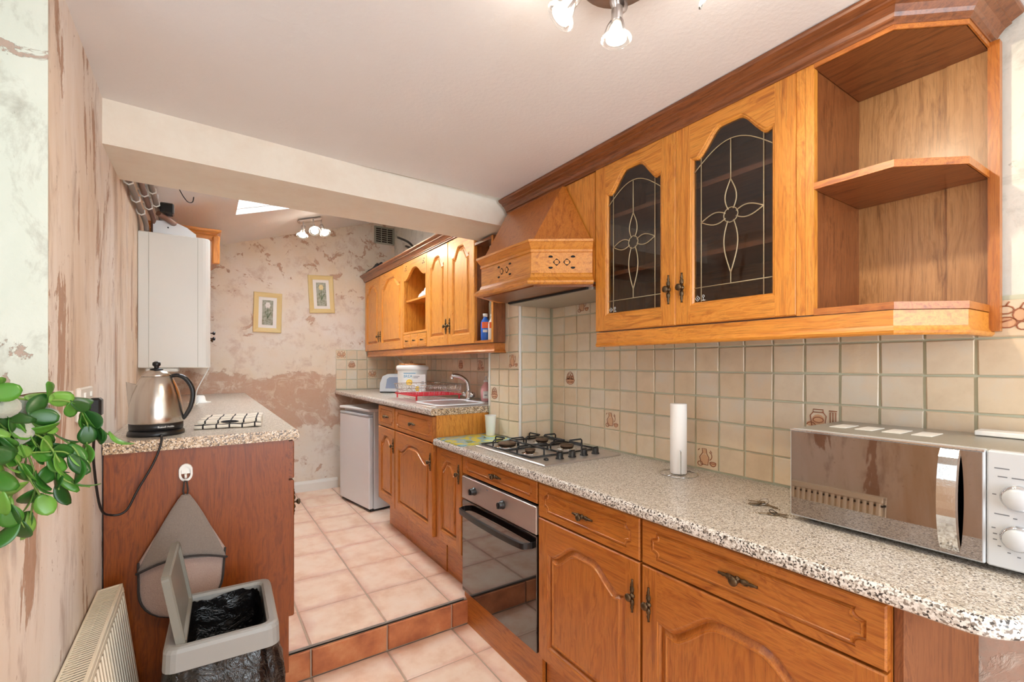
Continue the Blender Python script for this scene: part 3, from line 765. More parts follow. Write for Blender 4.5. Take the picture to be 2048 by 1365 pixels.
# ---------------------------------------------------------------- cornice and pelmet profiles
def cornice(z0, h, o):
    return [(-.02, z0), (.004, z0), (.004, z0+h*.10), (.010, z0+h*.16), (.010, z0+h*.22), (.014, z0+h*.34), (o*.42, z0+h*.52), (o*.62, z0+h*.60), (o*.62, z0+h*.68), (o*.80, z0+h*.76), (o*.95, z0+h*.82), (o, z0+h*.90), (o, z0+h), (-.02, z0+h)]
def pelmet(z0, h):
    return [(-.018, z0), (.0, z0), (.004, z0+.004), (.006, z0+.010), (.002, z0+.016), (.0, z0+.022), (.0, z0+h), (-.018, z0+h)]
# outward must lie left of the travel: travelling -Y along X=1.40 the left side is +X, so travel +Y
near_path = [(1.712, .315), (1.526, .321), (1.40, .428), (1.40, 2.150)]
b = nb('darky'); sweep(b, cornice(2.172, .066, .058), near_path)
single('cornice', b, 'dark oak cornice moulding above the near wall cabinets and hood', 'moulding')
b = nb('goldy'); sweep(b, pelmet(1.418, .060), [(1.712, .315), (1.526, .321), (1.40, .428), (1.40, 1.452)])
single('pelmet', b, 'orange oak light pelmet under the glass cabinets and corner shelves', 'moulding')
b = nb('darky'); sweep(b, cornice(2.186, .066, .05), [(1.40, 2.545), (1.40, 4.865)])
single('cornice', b, 'oak cornice moulding topping the far wall cabinets beyond the beam', 'moulding')
b = nb('basey'); sweep(b, pelmet(1.412, .056), [(1.494, 2.31), (1.415, 2.31), (1.415, 4.80)])
single('pelmet', b, 'oak light pelmet beneath the far wall cabinets over the sink', 'moulding')

# ---------------------------------------------------------------- near glass cabinet
H_ = .712
r = thing('glazed_wall_cabinet', 'orange oak wall cabinet with two leaded glass doors', 'cabinet', (1.421, 1.461, 1.482), RR)
W = .834
b = carcass(W, .29, H_, 'dark'); part('carcass', b, r)
part('shelf', nb('darkx').box(.02, W-.02, .02, .28, .235, .252), r); part('shelf', nb('darkx').box(.02, W-.02, .02, .28, .475, .492), r)
part('stile', nb('goldz').box(W-.022, W, -.021, 0, .0, H_), r)
w_ = (W-.024)/2
door(r, .001, .002, w_, H_-.004, 'gold', True, w_-.028, .13, sw=.06, rw=.062, rise=.075)
door(r, w_+.001, .002, w_, H_-.004, 'gold', True, .028, .13, sw=.06, rw=.062, rise=.075)

# ---------------------------------------------------------------- near open corner shelves
r = thing('corner_shelf_unit', 'open oak end shelf unit with chamfered shelves right of the glass cabinet', 'shelf unit', (0, 0, 0))
prof = [(1.70, .625), (1.402, .625), (1.402, .428), (1.527, .323), (1.70, .318)]
part('side_panel', nb('darkz').box(1.402, 1.70, .606, .624, 1.50, 2.172), r)
part('back_panel', nb('palez').box(1.700, 1.709, .32, .606, 1.50, 2.172), r)
part('back_panel', nb('palez').box(1.696, 1.700, .32, .40, 1.50, 2.172), r)
part('stile', nb('goldz').box(1.400, 1.42, .604, .6265, 1.482, 2.18), r)
part('wall_stile', nb('basez').box(1.682, 1.708, .296, .318, 1.43, 2.172), r)
pin = [(1.698, .604), (1.404, .604), (1.404, .43), (1.529, .325), (1.698, .32)]
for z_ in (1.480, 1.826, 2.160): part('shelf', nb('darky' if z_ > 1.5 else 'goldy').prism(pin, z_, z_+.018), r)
edge = [(1.698, .318), (1.527, .323), (1.402, .428), (1.402, .604)]
for z_ in (1.480, 1.826, 2.160):
    b = nb('basey'); sweep(b, [(0, z_), (.004, z_), (.004, z_+.018), (0, z_+.018)], edge); part('shelf_lipping', b, r)

# ---------------------------------------------------------------- cooker hood
r = thing('cooker_hood', 'carved oak cooker hood canopy projecting above the hob', 'hood', (0, 0, 0))
part('back_board', nb('goldz').box(1.403, 1.712, 1.464, 2.160, 1.70, 2.17), r)
zt, zb = 1.878, 1.698
plan = [(1.393, 1.470), (1.178, 1.62), (1.178, 2.05), (1.393, 2.19)]
def band(b, prof):
    return sweep(b, prof, plan)
# travelling from the near end to the far end the room side is on the left
profile = [(-.02, zb-.012), (.026, zb-.012), (.034, zb-.006), (.034, zb+.002), (.022, zb+.012), (.008, zb+.022), (.004, zb+.034), (0, zb+.04), (0, zt-.052), (.005, zt-.05), (.005, zt-.04), (.003, zt-.036), (.008, zt-.03), (.020, zt-.012), (.024, zt-.010), (.024, zt), (-.02, zt)]
b = nb('goldy'); band(b, profile)
canopy = part('canopy_band', b, r)
# sloped chimney
b = nb('basez')
A = [(1.398, 1.478, zt-.002), (1.186, 1.625, zt-.002), (1.186, 2.045, zt-.002), (1.398, 2.178, zt-.002)]
Tt = [(1.398, 1.655, 2.168), (1.385, 1.66, 2.168), (1.385, 2.12, 2.168), (1.398, 2.13, 2.168)]
b.loft([A, Tt]); part('sloping_hood', b, r)
part('under_board', nb('darky').prism([(1.40, 1.475), (1.19, 1.62), (1.19, 2.05), (1.40, 2.155), (1.42, 2.155), (1.42, 1.475)], zb-.018, zb-.006), r)
b = nb('alu').prism([(1.40, 1.478), (1.70, 1.478), (1.70, 2.13), (1.40, 2.13)], 1.668, 1.70); part('extractor_unit', b, r, label='pale metal extractor underside')
b = nb('dark').box(1.385, 1.399, 1.50, 2.12, 1.672, 1.686); part('extractor_lip', b, r)
# pierced clover ornaments
def clover(cx_, cz_, s):
    b = nb('dark')
    for sx in (-1, 1):
        q = [(cx_+sx*.022+.016*math.cos(a)*(1-.25*abs(math.sin(2*a))), cz_+.016*math.sin(a)*(1-.25*abs(math.sin(2*a)))) for a in [2*PI*i/16 for i in range(16)]]
        b.loft([[(p[0], -.0012, p[1]) for p in q], [(p[0], .0005, p[1]) for p in q]])
        for sz in (-1, 1):
            q = [(cx_+sx*.048+.010*math.cos(a), cz_+sz*.022+.007*math.sin(a)*(1 if math.sin(a)*sz > 0 else .35)) for a in [2*PI*i/12 for i in range(12)]]
            b.loft([[(p[0], -.0012, p[1]) for p in q], [(p[0], .0005, p[1]) for p in q]])
        q = [(cx_+sx*.022+.010*math.cos(a), cz_+.010*math.sin(a)) for a in [2*PI*i/12 for i in range(12)]]
        b.mat('goldx'); b.loft([[(p[0], -.0018, p[1]) for p in q], [(p[0], -.001, p[1]) for p in q]]); b.mat('dark')
    return b
def place_face(b, p0, p1, z):   # local x from p0 to p1, local -y outward
    d = Vector((p1[0]-p0[0], p1[1]-p0[1])); a = math.atan2(d.y, d.x)
    return ((p0[0]+p1[0])/2, (p0[1]+p1[1])/2, z), (0, 0, a)
for (p0, p1) in ((plan[2], plan[1]), (plan[1], plan[0])):
    loc, rot = place_face(None, p0, p1, (zt+zb)/2-.004); part('pierced_ornament', clover(0, 0, 1), canopy, loc, rot)

# ---------------------------------------------------------------- far wall cabinets
Hc = .712
r = thing('wall_cabinet', 'pale oak double-door wall cabinet in the far corner below black cloth', 'cabinet', (1.421, 4.84, 1.472), RR)
part('carcass', carcass(1.087, .29, Hc, 'gold'), r)
door(r, .002, .002, .463, Hc-.004, 'gold', hx=.435, hz=.13, rise=.06); door(r, .467, .002, .618, Hc-.004, 'gold', hx=.028, hz=.13, rise=.07)
r = thing('open_wall_unit', 'open arched oak shelf unit with three tiny spice drawers', 'shelf unit', (1.421, 3.752, 1.472), RR)
W = .488
part('carcass', carcass(W, .29, Hc, 'gold'), r)
part('shelf', nb('goldx').box(.018, W-.018, .0, .28, .385, .40), r)
part('drawer_rail', nb('goldx').box(.0, W, -.02, .02, .118, .135), r)
b = nb('goldx')
n_ = 20; low = []
for i in range(n_+1):
    s_ = i/n_; m_ = min(s_, 1-s_); f_ = .5-.5*math.cos(PI*max(0, min(1, (m_-.05)/.42))); low.append((.02+(W-.04)*s_, Hc-.15+.085*f_))
poly = [(0, Hc-.15)]+low+[(W, Hc-.15), (W, Hc), (0, Hc)]
up_ = [(p[0], Hc) for p in low]
b.loft([[(p[0], 0, p[1]) for p in low]+[(p[0], 0, p[1]) for p in up_[::-1]], [(p[0], -.02, p[1]) for p in low]+[(p[0], -.02, p[1]) for p in up_[::-1]]])
b.mat('goldz'); b.box(0, .02, -.02, 0, .135, Hc); b.box(W-.02, W, -.02, 0, .135, Hc)
sp_ = part('arched_fascia', b, r)
for x_ in (.06, W-.06):
    for dx, dz in ((0, .0), (.014, .016), (-.014, -.016), (.014, -.016)):
        part('pierced_hole', nb('dark').lathe([(.006, 0), (.006, .0008)], cx=x_+dx, cy=-.0200, cz=Hc-.05+dz, n=10, axis='y'), sp_)
for i in range(3): drawer(r, .006+i*.159, .008, .156, .106, 'gold', small=True, hs=.55)
r = thing('wall_cabinet', 'pale oak double-door wall cabinet partly hidden by the ceiling beam', 'cabinet', (1.421, 3.263, 1.472), RR)
part('carcass', carcass(.738, .29, Hc, 'dark'), r)
door(r, .002, .002, .362, Hc-.004, 'gold', hx=.334, hz=.13, rise=.065); door(r, .367, .002, .369, Hc-.004, 'gold', hx=.028, hz=.13, rise=.065)
r = thing('end_shelf', 'shallow open oak end shelf on the tiled pier holding blue bottle', 'shelf unit', (0, 0, 0))
part('shelf', nb('basey').box(1.402, 1.488, 2.318, 2.523, 1.472, 1.488), r)
part('side_panel', nb('darkz').box(1.402, 1.484, 2.300, 2.318, 1.472, 2.095), r)
part('top_board', nb('darky').box(1.402, 1.484, 2.318, 2.523, 2.079, 2.095), r)
part('stile', nb('goldz').box(1.398, 1.402, 2.300, 2.318, 1.472, 2.095), r)

# ---------------------------------------------------------------- boiler and its surroundings
r = thing('boiler', 'white wall-hung gas boiler on the left wall above the worktop', 'boiler', (XL, 3.08, 1.325))
D_, W_b, H_b = .317, .42, .715
def rr(z, i=0):
    R_ = .035; pts = [(.002+i, i), (D_-R_, i)]
    for k_ in range(5): a = -PI/2+PI/2*k_/4; pts.append((D_-R_+(R_-i)*math.cos(a), R_+(R_-i)*math.sin(a)))
    for k_ in range(5): a = PI/2*k_/4; pts.append((D_-R_+(R_-i)*math.cos(a), W_b-R_+(R_-i)*math.sin(a)))
    pts += [(.002+i, W_b-i)]
    return [(p[0], p[1], z) for p in pts]
b = nb('boiler').loft([rr(0, .004), rr(.004), rr(H_b-.004), rr(H_b, .004)])
part('casing', b, r)
b = nb('grey')
for x_ in (.045, .258): b.box(x_, x_+.0018, -.0012, .001, .004, H_b-.004)
part('panel_seam', b, r)
part('drain_cover', nb('boiler').box(.03, .17, .02, .2, -.022, -.001, .006), r)
b = nb('white')
ps = [(.06, 0), (.06, .075), (.12, .078), (.17, .072), (.21, .056), (.235, .036), (.25, .026), (.252, .0)]
b.prism(ps, .05, .30, 'y'); part('flue_elbow', b, r, (0, 0, H_b+.001))
part('flue_screw', nb('dark').lathe([(.004, 0), (.004, .002)], n=8, axis='y', cx=.125, cy=.05, cz=H_b+.045), r)
# wall cabinet behind boiler
r = thing('wall_cabinet', 'oak wall cabinet behind the boiler, only its cornice and knobs showing', 'cabinet', (.02, 3.54, 1.40), PI/2)
part('carcass', carcass(1.28, .295, .72, 'base'), r)
for i in range(2):
    d_ = door(r, .003+i*.638, .002, .634, .716, 'base', hx=(.60 if i == 0 else .03), hz=.12)
b = nb('basex'); sweep(b, cornice(2.12, .075, .06), [(.041, 4.8), (.041, 3.54), (XL+.01, 3.54)][::-1][::-1])
o = part('cornice', b, r); o.matrix_parent_inverse = Matrix.Rotation(-PI/2, 4, 'Z') @ Matrix.Translation((-.02, -3.54, -1.40))
b = nb('basez').box(.052, .092, 3.515, 3.545, 1.985, 2.165, .006); o = part('corner_moulding', b, r); o.matrix_parent_inverse = Matrix.Rotation(-PI/2, 4, 'Z') @ Matrix.Translation((-.02, -3.54, -1.40))
for z_ in (1.51, 1.545): 
    o = part('knob', nb('black').lathe([(.004, 0), (.004, .012), (.011, .016), (.012, .024), (.006, .028)], n=10, axis='x', cx=.042, cy=3.60, cz=z_), r); o.matrix_parent_inverse = Matrix.Rotation(-PI/2, 4, 'Z') @ Matrix.Translation((-.02, -3.54, -1.40))
# pipes
r = thing('pipe_run', 'bundle of grey and copper heating pipes clipped under the ceiling by the boiler', 'pipes', (0, 0, 0))
for i, (x_, z_, rad, m_) in enumerate(((-.258, 2.118, .012, 'greypipe'), (-.228, 2.150, .012, 'copper'), (-.236, 2.185, .008, 'greypipe'), (-.198, 2.170, .012, 'greypipe'), (-.205, 2.206, .008, 'copper'))):
    part('pipe', nb(m_).tube(smooth_path([(x_, 2.46, z_), (x_, 2.8, z_), (x_, 3.02+.03*i, z_), (x_+.01, 3.10+.03*i, z_-.03), (x_+.012, 3.12+.03*i, 2.05)], 5), rad, 10), r)
    for y_ in (2.52, 2.78, 3.0): part('pipe_clip', nb('plastic').tube([(x_-.022, y_, z_+.012), (x_-.014, y_, z_-.010), (x_, y_, z_-.017), (x_+.014, y_, z_-.008), (x_+.012, y_, z_+.012)], .0035, 6), r)
part('pipe_joint', nb('copper').tube([(-.19, 3.03, 2.13), (-.15, 3.09, 2.115), (-.12, 3.16, 2.11)], .015, 10), r)
part('valve', nb('black').box(-.185, -.125, 3.02, 3.09, 2.135, 2.19, .006), r)
single('wire_hook', nb('black').tube(smooth_path([(-.085, 2.447, 2.10), (-.070, 2.47, 2.075), (-.052, 2.47, 2.052), (-.036, 2.47, 2.056), (-.032, 2.47, 2.078)], 4), .0022, 6), 'small black wire hook under the beam near the boiler pipes', 'hook')
single('boiler_cable', nb('plastic').tube(smooth_path([(.03, 3.12, 1.322), (.01, 3.12, 1.28), (-.025, 3.13, 1.20), (-.035, 3.2, 1.13), (-.03, 3.4, 1.10), (-.02, 3.72, 1.094)], 6), .0035, 6), 'white flex dropping from the boiler to the worktop', 'cable')
r = thing('socket_adaptor', 'small white round plug adaptor lying at the back of the left worktop', 'plug', (-.02, 3.80, 1.083))
part('body', nb('plastic').lathe([(.05, 0), (.052, .006), (.04, .012), (.034, .04), (.028, .048), (.0, .05)], n=16), r)
part('rim', nb('plastic').lathe([(.07, 0), (.07, .006), (.055, .008)], n=20), r)

# ---------------------------------------------------------------- far wall items
for (cx_, cz_, ang, pm, lab) in ((.505, 1.823, 1.2, 'petal', 'gold framed flower print with white bloom, lower left on the far wall'), (.977, 2.032, -3.0, 'petal2', 'gold framed flower print with cream bloom, hung higher toward the vent')):
    r = thing('picture_frame', lab, 'picture', (cx_, YF-.001, cz_), 0); r.rotation_euler = (0, math.radians(ang), 0)
    w_, h_, f_ = .235, .37, .042
    def fr(i, y): return [(-w_/2+i, y, -h_/2+i), (w_/2-i, y, -h_/2+i), (w_/2-i, y, h_/2-i), (-w_/2+i, y, h_/2-i)]
    part('frame', nb('frame').loft([fr(0, 0), fr(0, -.014), fr(.003, -.018), fr(.012, -.019), fr(f_-.006, -.013), fr(f_, -.012), fr(f_, 0)], caps=False), r)
    part('mount', nb('mount').box(-w_/2+f_, w_/2-f_, -.006, -.001, -h_/2+f_, h_/2-f_), r)
    pr = part('print', nb('print').box(-.045, .045, -.0075, -.006, -.115, .115), r)
    b = nb(pm)
    for k_ in range(6):
        a = 2*PI*k_/6; b.ball((.012*math.cos(a), -.0078, .068+.016*math.sin(a)), .012, 8, (1, .06, 1.2))
    part('printed_bloom', b, pr)
    b = nb('green_ink'); b.tube([(0, -.008, .05), (.002, -.008, 0), (-.004, -.008, -.06)], .0018, 5); b.tube([(0, -.008, -.05), (.014, -.008, -.02), (.028, -.008, .006)], .003, 5); b.tube([(0, -.008, -.04), (-.014, -.008, -.01), (-.018, -.008, .012)], .002, 5)
    part('printed_stem', b, pr)
r = thing('air_vent', 'grey louvred air vent high in the far corner under the roof slope', 'vent', (1.50, YF-.001, 2.615))
part('frame', nb('grey').box(0, .215, -.012, 0, 0, .185, .003), r)
for i in range(7):
    for j in range(3): part('slot', nb('dark').box(.018+j*.062, .018+j*.062+.052, -.0135, -.011, .018+i*.022, .018+i*.022+.013), r)
# things on top of far cabinets
def blob(mat, w_, d_, h_, seed, nx=14, ny=10):
    b = nb(mat); top = [[None]*(ny+1) for _ in range(nx+1)]
    ring = []
    for i in range(nx+1):
        for j in range(ny+1):
            u_, v_ = i/nx, j/ny; e_ = min(1, 6*min(u_, 1-u_, v_, 1-v_)+.05)
            z_ = h_*e_*(.55+.9*abs(noise.noise(Vector((u_*3+seed, v_*3, seed)))))
            wob = .12*noise.noise(Vector((u_*2.3, v_*2.1, seed+4)))
            top[i][j] = b.bm.verts.new(((u_-.5+wob*.5)*w_, (v_-.5+wob)*d_, z_ if 0 < i < nx and 0 < j < ny else 0))
    for i in range(nx):
        for j in range(ny): b.face([top[i][j], top[i+1][j], top[i+1][j+1], top[i][j+1]], smooth=True)
    border = [top[i][0] for i in range(nx+1)]+[top[nx][j] for j in range(1, ny+1)]+[top[i][ny] for i in range(nx-1, -1, -1)]+[top[0][j] for j in range(ny-1, 0, -1)]
    b.face(border[::-1])
    return b
single('folded_cloth', blob('clothblk', .18, .42, .075, 2.0), 'crumpled black cloth on top of the far corner wall cabinet', 'cloth', (1.46, 4.58, 2.254))
r = thing('cable_bundle', 'bent black plastic strips poking up behind the far cornice', 'cable', (1.60, 3.9, 2.19))
for i, (dx, s_) in enumerate(((0, 1), (.035, .72))):
    part('strip', nb('black').tube(smooth_path([(dx, -.05, .0), (dx, .02, .12*s_), (dx-.02, .16*s_, .26*s_), (dx-.04, .42*s_, .37*s_)], 5), .011, 6), r)
single('folded_cloth', blob('paper', .14, .22, .07, 5.0), 'white cloth heaped on the shelf of the open arched unit', 'cloth', (1.50, 3.42, 1.8728))

# ---------------------------------------------------------------- spotlights
def spot_head(r, base, aim, sc=1.0, energy=6, tint=(1.0, .86, .62)):
    base = Vector(base); aim = Vector(aim).normalized()
    q = Vector((0, 0, -1)).rotation_difference(aim).to_matrix().to_4x4(); m = Matrix.Translation(base) @ q @ Matrix.Scale(sc, 4)
    b = nb('steel').lathe([(.010, .004), (.0135, 0), (.0135, -.03), (.012, -.034)], n=16); 
    for k_ in range(3):
        a = 2*PI*k_/3+.4; c_, s_ = math.cos(a), math.sin(a)
        b.tube([(.012*c_, .012*s_, -.030), (.020*c_, .020*s_, -.042), (.026*c_, .026*s_, -.060), (.027*c_, .027*s_, -.072)], .0032, 6)
    h = part('lamp_head', b.xf(m), r)
    part('bulb', nb('bulbglass').lathe([(.009, -.034), (.015, -.044), (.022, -.060), (.0245, -.070), (.0245, -.073)], n=18, caps=False).xf(m), h)
    b = nb('bulb').lathe([(.0005, -.0715), (.0235, -.0715), (.0235, -.0735), (.0005, -.0745)], n=18); part('bulb_face', b.xf(m), h)
    b = nb('clear').lathe([(.0235, -.071), (.036, -.0725), (.037, -.0745), (.036, -.076), (.0235, -.0755)], n=24); part('glass_rim', b.xf(m), h)
    l = bpy.data.lights.new('spot', 'SPOT'); l.energy = energy; l.spot_size = math.radians(125); l.spot_blend = .8; l.color = tint; l.shadow_soft_size = .025
    lo_ = bpy.data.objects.new('spot', l); C.objects.link(lo_); lo_.location = base+aim*.085*sc; lo_.rotation_euler = q.to_euler()
    l2 = bpy.data.lights.new('glow', 'POINT'); l2.energy = energy*.05; l2.color = (1.0, .90, .76); l2.shadow_soft_size = .03
    o2 = bpy.data.objects.new('glow', l2); C.objects.link(o2); o2.location = base+aim*.095*sc
r = thing('ceiling_spotlight', 'round brushed steel ceiling light with three lit halogen spots', 'light', (0, 0, 0))
cx_, cy_ = .785, .742
part('ceiling_plate', nb('steel').lathe([(.095, CEIL-.001), (.095, CEIL-.010), (.088, CEIL-.022), (.03, CEIL-.026), (.0, CEIL-.026)], cx=cx_, cy=cy_, n=32), r)
heads = [((.722, .800, 2.200), (-.50, .30, -.72)), ((.824, .785, 2.196), (-.02, .02, -1)), ((.86, .64, 2.19), (.5, -.5, -.45))]
for base, aim in heads:
    part('arm', nb('steel').tube([(cx_+(base[0]-cx_)*.55, cy_+(base[1]-cy_)*.55, CEIL-.020), (base[0], base[1], base[2]+.02), (base[0], base[1], base[2]+.002)], .007, 8), r)
    spot_head(r, base, aim, 1.0, 14)
part('swivel_ring', nb('steel').lathe([(.014, .0), (.025, .0), (.025, .012), (.014, .012)], n=24, caps=False).xf(Matrix.Translation((.828, .790, 2.210)) @ Matrix.Rotation(PI/2, 4, 'X')), r)
r = thing('ceiling_spotlight', 'small bar of three lit spots on the sloping ceiling near the far wall', 'light', (0, 0, 0))
zc = roof(.77)
part('ceiling_plate', nb('steel').box(.67, .86, 4.27, 4.35, zc-.03, zc-.005, .008).xf(Matrix.Translation((.77, 4.3, zc)) @ Matrix.Rotation(-math.atan(.3145), 4, 'Y') @ Matrix.Translation((-.77, -4.3, -zc))), r)
for base, aim in (((.715, 4.28, zc-.085), (-.15, -.35, -1)), ((.79, 4.26, zc-.07), (.0, -.8, -.75)), ((.862, 4.30, zc-.05), (.25, -.55, -.8))):
    part('arm', nb('steel').tube([(base[0], base[1], base[2]+.055), (base[0], base[1], base[2])], .006, 8), r)
    spot_head(r, base, aim, 1.25, 8)

# ---------------------------------------------------------------- hob
r = thing('gas_hob', 'stainless steel four-burner gas hob set in the worktop', 'hob', (1.655, 2.150, .911), RR)
# local x: 0 far .. .60 near ; local y negative towards the room
W, D = .595, .455
b = nb('steel')
def hr(i, z): return [(i, -D+i, z), (W-i, -D+i, z), (W-i, -i, z), (i, -i, z)]
b.loft([hr(0, 0), hr(0, .004), hr(.004, .008), hr(.012, .008)])
part('hob_plate', b, r)
burn = [(.13, -.34, .048), (.13, -.115, .036), (.345, -.35, .026), (.345, -.12, .036)]
for (x_, y_, ra) in burn:
    bb = part('burner', nb('chrome').lathe([(ra+.016, .008), (ra+.014, .010), (ra+.002, .012), (ra-.004, .020)], cx=x_, cy=y_, n=22), r)
    part('burner_cap', nb('burner').lathe([(ra, .020), (ra, .027), (ra-.004, .030), (.001, .031)], cx=x_, cy=y_, n=22), bb)
for j, (x0, x1) in enumerate(((.015, .235), (.24, .455))):
    b = nb('iron'); z0 = .013
    for (a, c) in (((x0, -D+.03), (x1, -D+.03)), ((x1, -D+.03), (x1, -.02)), ((x1, -.02), (x0, -.02)), ((x0, -.02), (x0, -D+.03))):
        b.tube([(a[0], a[1], z0), (c[0], c[1], z0)], .0042, 6)
    for (bx, by, ra) in burn[j*2:j*2+2]:
        for (dx, dy) in ((1, 0), (-1, 0), (0, 1), (0, -1)):
            ex_ = (x1 if dx > 0 else x0) if dx else bx
            ey_ = by+dy*.105 if dy else by
            if dy: ey_ = max(min(ey_, -.02), -D+.03)
            ix_, iy_ = bx+dx*(ra*.55), by+dy*(ra*.55)
            b.tube([(ex_, ey_, z0), (ex_, ey_, .040), (ex_-dx*.006, ey_-dy*.006, .046), (ix_, iy_, .046)], .0042, 6)
    b.tube([(x0, -.23, z0), (x1, -.23, z0)], .0042, 6)
    part('pan_support', b, r)
for i in range(4):
    y_ = -.315+i*.073
    k_ = nb('black').lathe([(.019, .008), (.019, .012), (.0155, .014), (.0155, .034), (.013, .037), (.001, .037)], cx=.525, cy=y_, n=16); k_.box(.522, .528, y_-.016, y_+.016, .036, .040, .001)
    part('control_knob', k_, r)
part('ignition_button', nb('black').lathe([(.011, .008), (.011, .014), (.007, .018), (.001, .018)], cx=.515, cy=-.385, n=14), r)

# ---------------------------------------------------------------- near worktop things
b = nb('board')
bp = []
for (cx_, cy_, a0) in ((1.146, 2.25, PI), (1.40, 2.25, 1.5*PI), (1.45, 2.482, 0), (1.146, 2.482, .5*PI)):
    pass
def rrect(x0, x1, y0, y1, R_, n=4):
    o_ = []
    for (cx_, cy_, a0) in ((x1-R_, y1-R_, 0), (x0+R_, y1-R_, PI/2), (x0+R_, y0+R_, PI), (x1-R_, y0+R_, 1.5*PI)):
        for k_ in range(n+1): a = a0+PI/2*k_/n; o_.append((cx_+R_*math.cos(a), cy_+R_*math.sin(a)))
    return o_
b.prism(rrect(1.13, 1.478, 2.185, 2.498, .02), .9105, .9155); b.mat('trim')
single('worktop_saver', b, 'glass worktop saver printed yellow and blue left of the hob', 'board')
single('paper_cup', nb('plastic').lathe([(.026, 0), (.027, .002), (.034, .118), (.036, .122), (.033, .122), (.026, .006), (.0, .005)], n=20), 'tall white cup standing on the printed worktop saver', 'cup', (1.442, 2.40, .9158))
r = thing('paper_towel_holder', 'wire kitchen roll holder on the worktop between hob and microwave', 'holder', (1.567, 1.166, .910))
part('base_ring', nb('chrome').tube([(.072*math.cos(a), .072*math.sin(a), .003) for a in [2*PI*i/32 for i in range(33)]], .0022, 6), r)
part('cross_wire', nb('chrome').tube([(-.070, 0, .003), (.070, 0, .003)], .002, 6), r)
part('upright', nb('chrome').tube([(0, 0, .003), (0, 0, .27)], .003, 6), r)
part('side_wire', nb('chrome').tube([(-.03, -.034, .003), (-.034, -.036, .02), (-.034, -.036, .098), (-.034, -.036, .104)], [.002, .002, .002, .0045], 6), r)
single('kitchen_roll', nb('paper').lathe([(.008, 0), (.030, 0), (.0315, .002), (.0315, .272), (.030, .274), (.008, .274)], n=28), 'slim white kitchen paper roll on the wire holder', 'paper roll', (1.567, 1.166, .9155))
def key_mesh(L=.055, bow=.012):
    b = nb('key'); n = 14
    q = [(bow*math.cos(a), bow*math.sin(a)) for a in [2*PI*i/n for i in range(n)]]
    b.prism(q, 0, .0022); b.prism([(bow*.8, -.0035), (L, -.0035), (L+.003, 0), (L, .0035), (bow*.8, .0035)], .0, .0021)
    for i in range(4): b.box(bow+.012+i*.007, bow+.015+i*.007, -.0055, -.003, 0, .002)
    return b.mesh('key')
KM = key_mesh(.034, .0095); KM2 = key_mesh(.028, .011)
r = thing('key_bunch', 'bunch of house keys on a wire ring left of the microwave', 'keys', (1.445, .765, .9105))
for i, (a, z_) in enumerate(((2.2, .0), (2.55, .003), (1.8, .006), (4.6, .002), (2.9, .008))): part('key', KM, r, (.008*math.cos(a), .008*math.sin(a), z_), (0.06, .05, a))
part('key_ring', nb('chrome').tube([(.013*math.cos(a), .013*math.sin(a), .010+.006*math.cos(a)) for a in [2*PI*i/20 for i in range(21)]], .0012, 5), r)
r = thing('key_bunch', 'smaller pair of keys lying nearer the worktop edge', 'keys', (1.372, .70, .9105))
for i, (a, z_) in enumerate(((4.9, .0), (5.4, .003), (2.3, .002))): part('key', KM2, r, (.006*math.cos(a), .006*math.sin(a), z_), (0.05, .04, a))
part('key_ring', nb('black').tube([(.010*math.cos(a), .010*math.sin(a), .008+.004*math.sin(a)) for a in [2*PI*i/16 for i in range(17)]], .0012, 5), r)

# microwave
r = thing('microwave', 'silver microwave with a mirrored door and two round dials', 'microwave', (1.397, .655, .910), RR)
W, D, Hm, z0 = .478, .30, .241, .014
part('casing', nb('mwtop').box(.001, W-.001, .002, D, z0, z0+Hm, .004), r)
part('door', nb('silver').box(0, .392, -.022, .001, z0, z0+Hm, .003), r)
part('door_glass', nb('mirror').box(.004, .387, -.0238, -.020, z0+.004, z0+Hm-.006), r)
part('door_rim', nb('chrome').box(0, .392, -.0242, -.018, z0+Hm-.005, z0+Hm, .001), r)
cp = part('control_panel', nb('silver').box(.3935, W, -.022, .001, z0, z0+Hm, .003), r)
for zz in (z0+.150, z0+.068):
    k_ = nb('chrome').lathe([(.026, 0), (.0265, .006), (.023, .010), (.021, .011)], n=32, axis='y', cx=.440, cy=-.022, cz=zz, caps=False)
    ring_ = part('dial_ring', k_, r)
    part('dial', nb('silver').lathe([(.021, .009), (.021, .020), (.019, .023), (.0, .0245)], n=32, axis='y', cx=.440, cy=-.022, cz=zz), ring_)
b = nb('ink')
for (x_, z_, l_) in ((.405, .205, .022), (.41, .188, .014), (.43, .188, .018), (.402, .150, .006), (.405, .110, .022), (.432, .106, .006), (.401, .080, .006), (.403, .068, .006), (.403, .056, .006), (.410, .044, .005), (.424, .034, .005), (.438, .029, .005), (.455, .032, .005)):
    b.box(x_, x_+l_, -.0224, -.0219, z0+z_, z0+z_+.0022)
part('dial_markings', b, cp)
b = nb('chrome'); zsn = 14
for i in range(2): pass
rings = []
for i in range(zsn+1):
    s_ = i/zsn; z_ = z0+.012+s_*.222; y_ = -.024-.030*math.sin(PI*s_)**.6
    rings.append([(.318, y_+.008, z_), (.320, y_, z_), (.352, y_, z_), (.354, y_+.008, z_)])
b.loft(rings, smooth=False); part('door_handle', b, r)
for i in range(4): part('top_rectangle', nb('plastic').box(.045+i*.062, .085+i*.062, .11, .20, z0+Hm, z0+Hm+.0012), r)  # four flat white rectangles on top of the casing
for (x_, y_) in ((.04, .03), (W-.04, .03), (.04, D-.04), (W-.04, D-.04)): part('foot', nb('black').lathe([(.012, 0.0005), (.013, z0)], cx=x_, cy=y_, n=12), r)
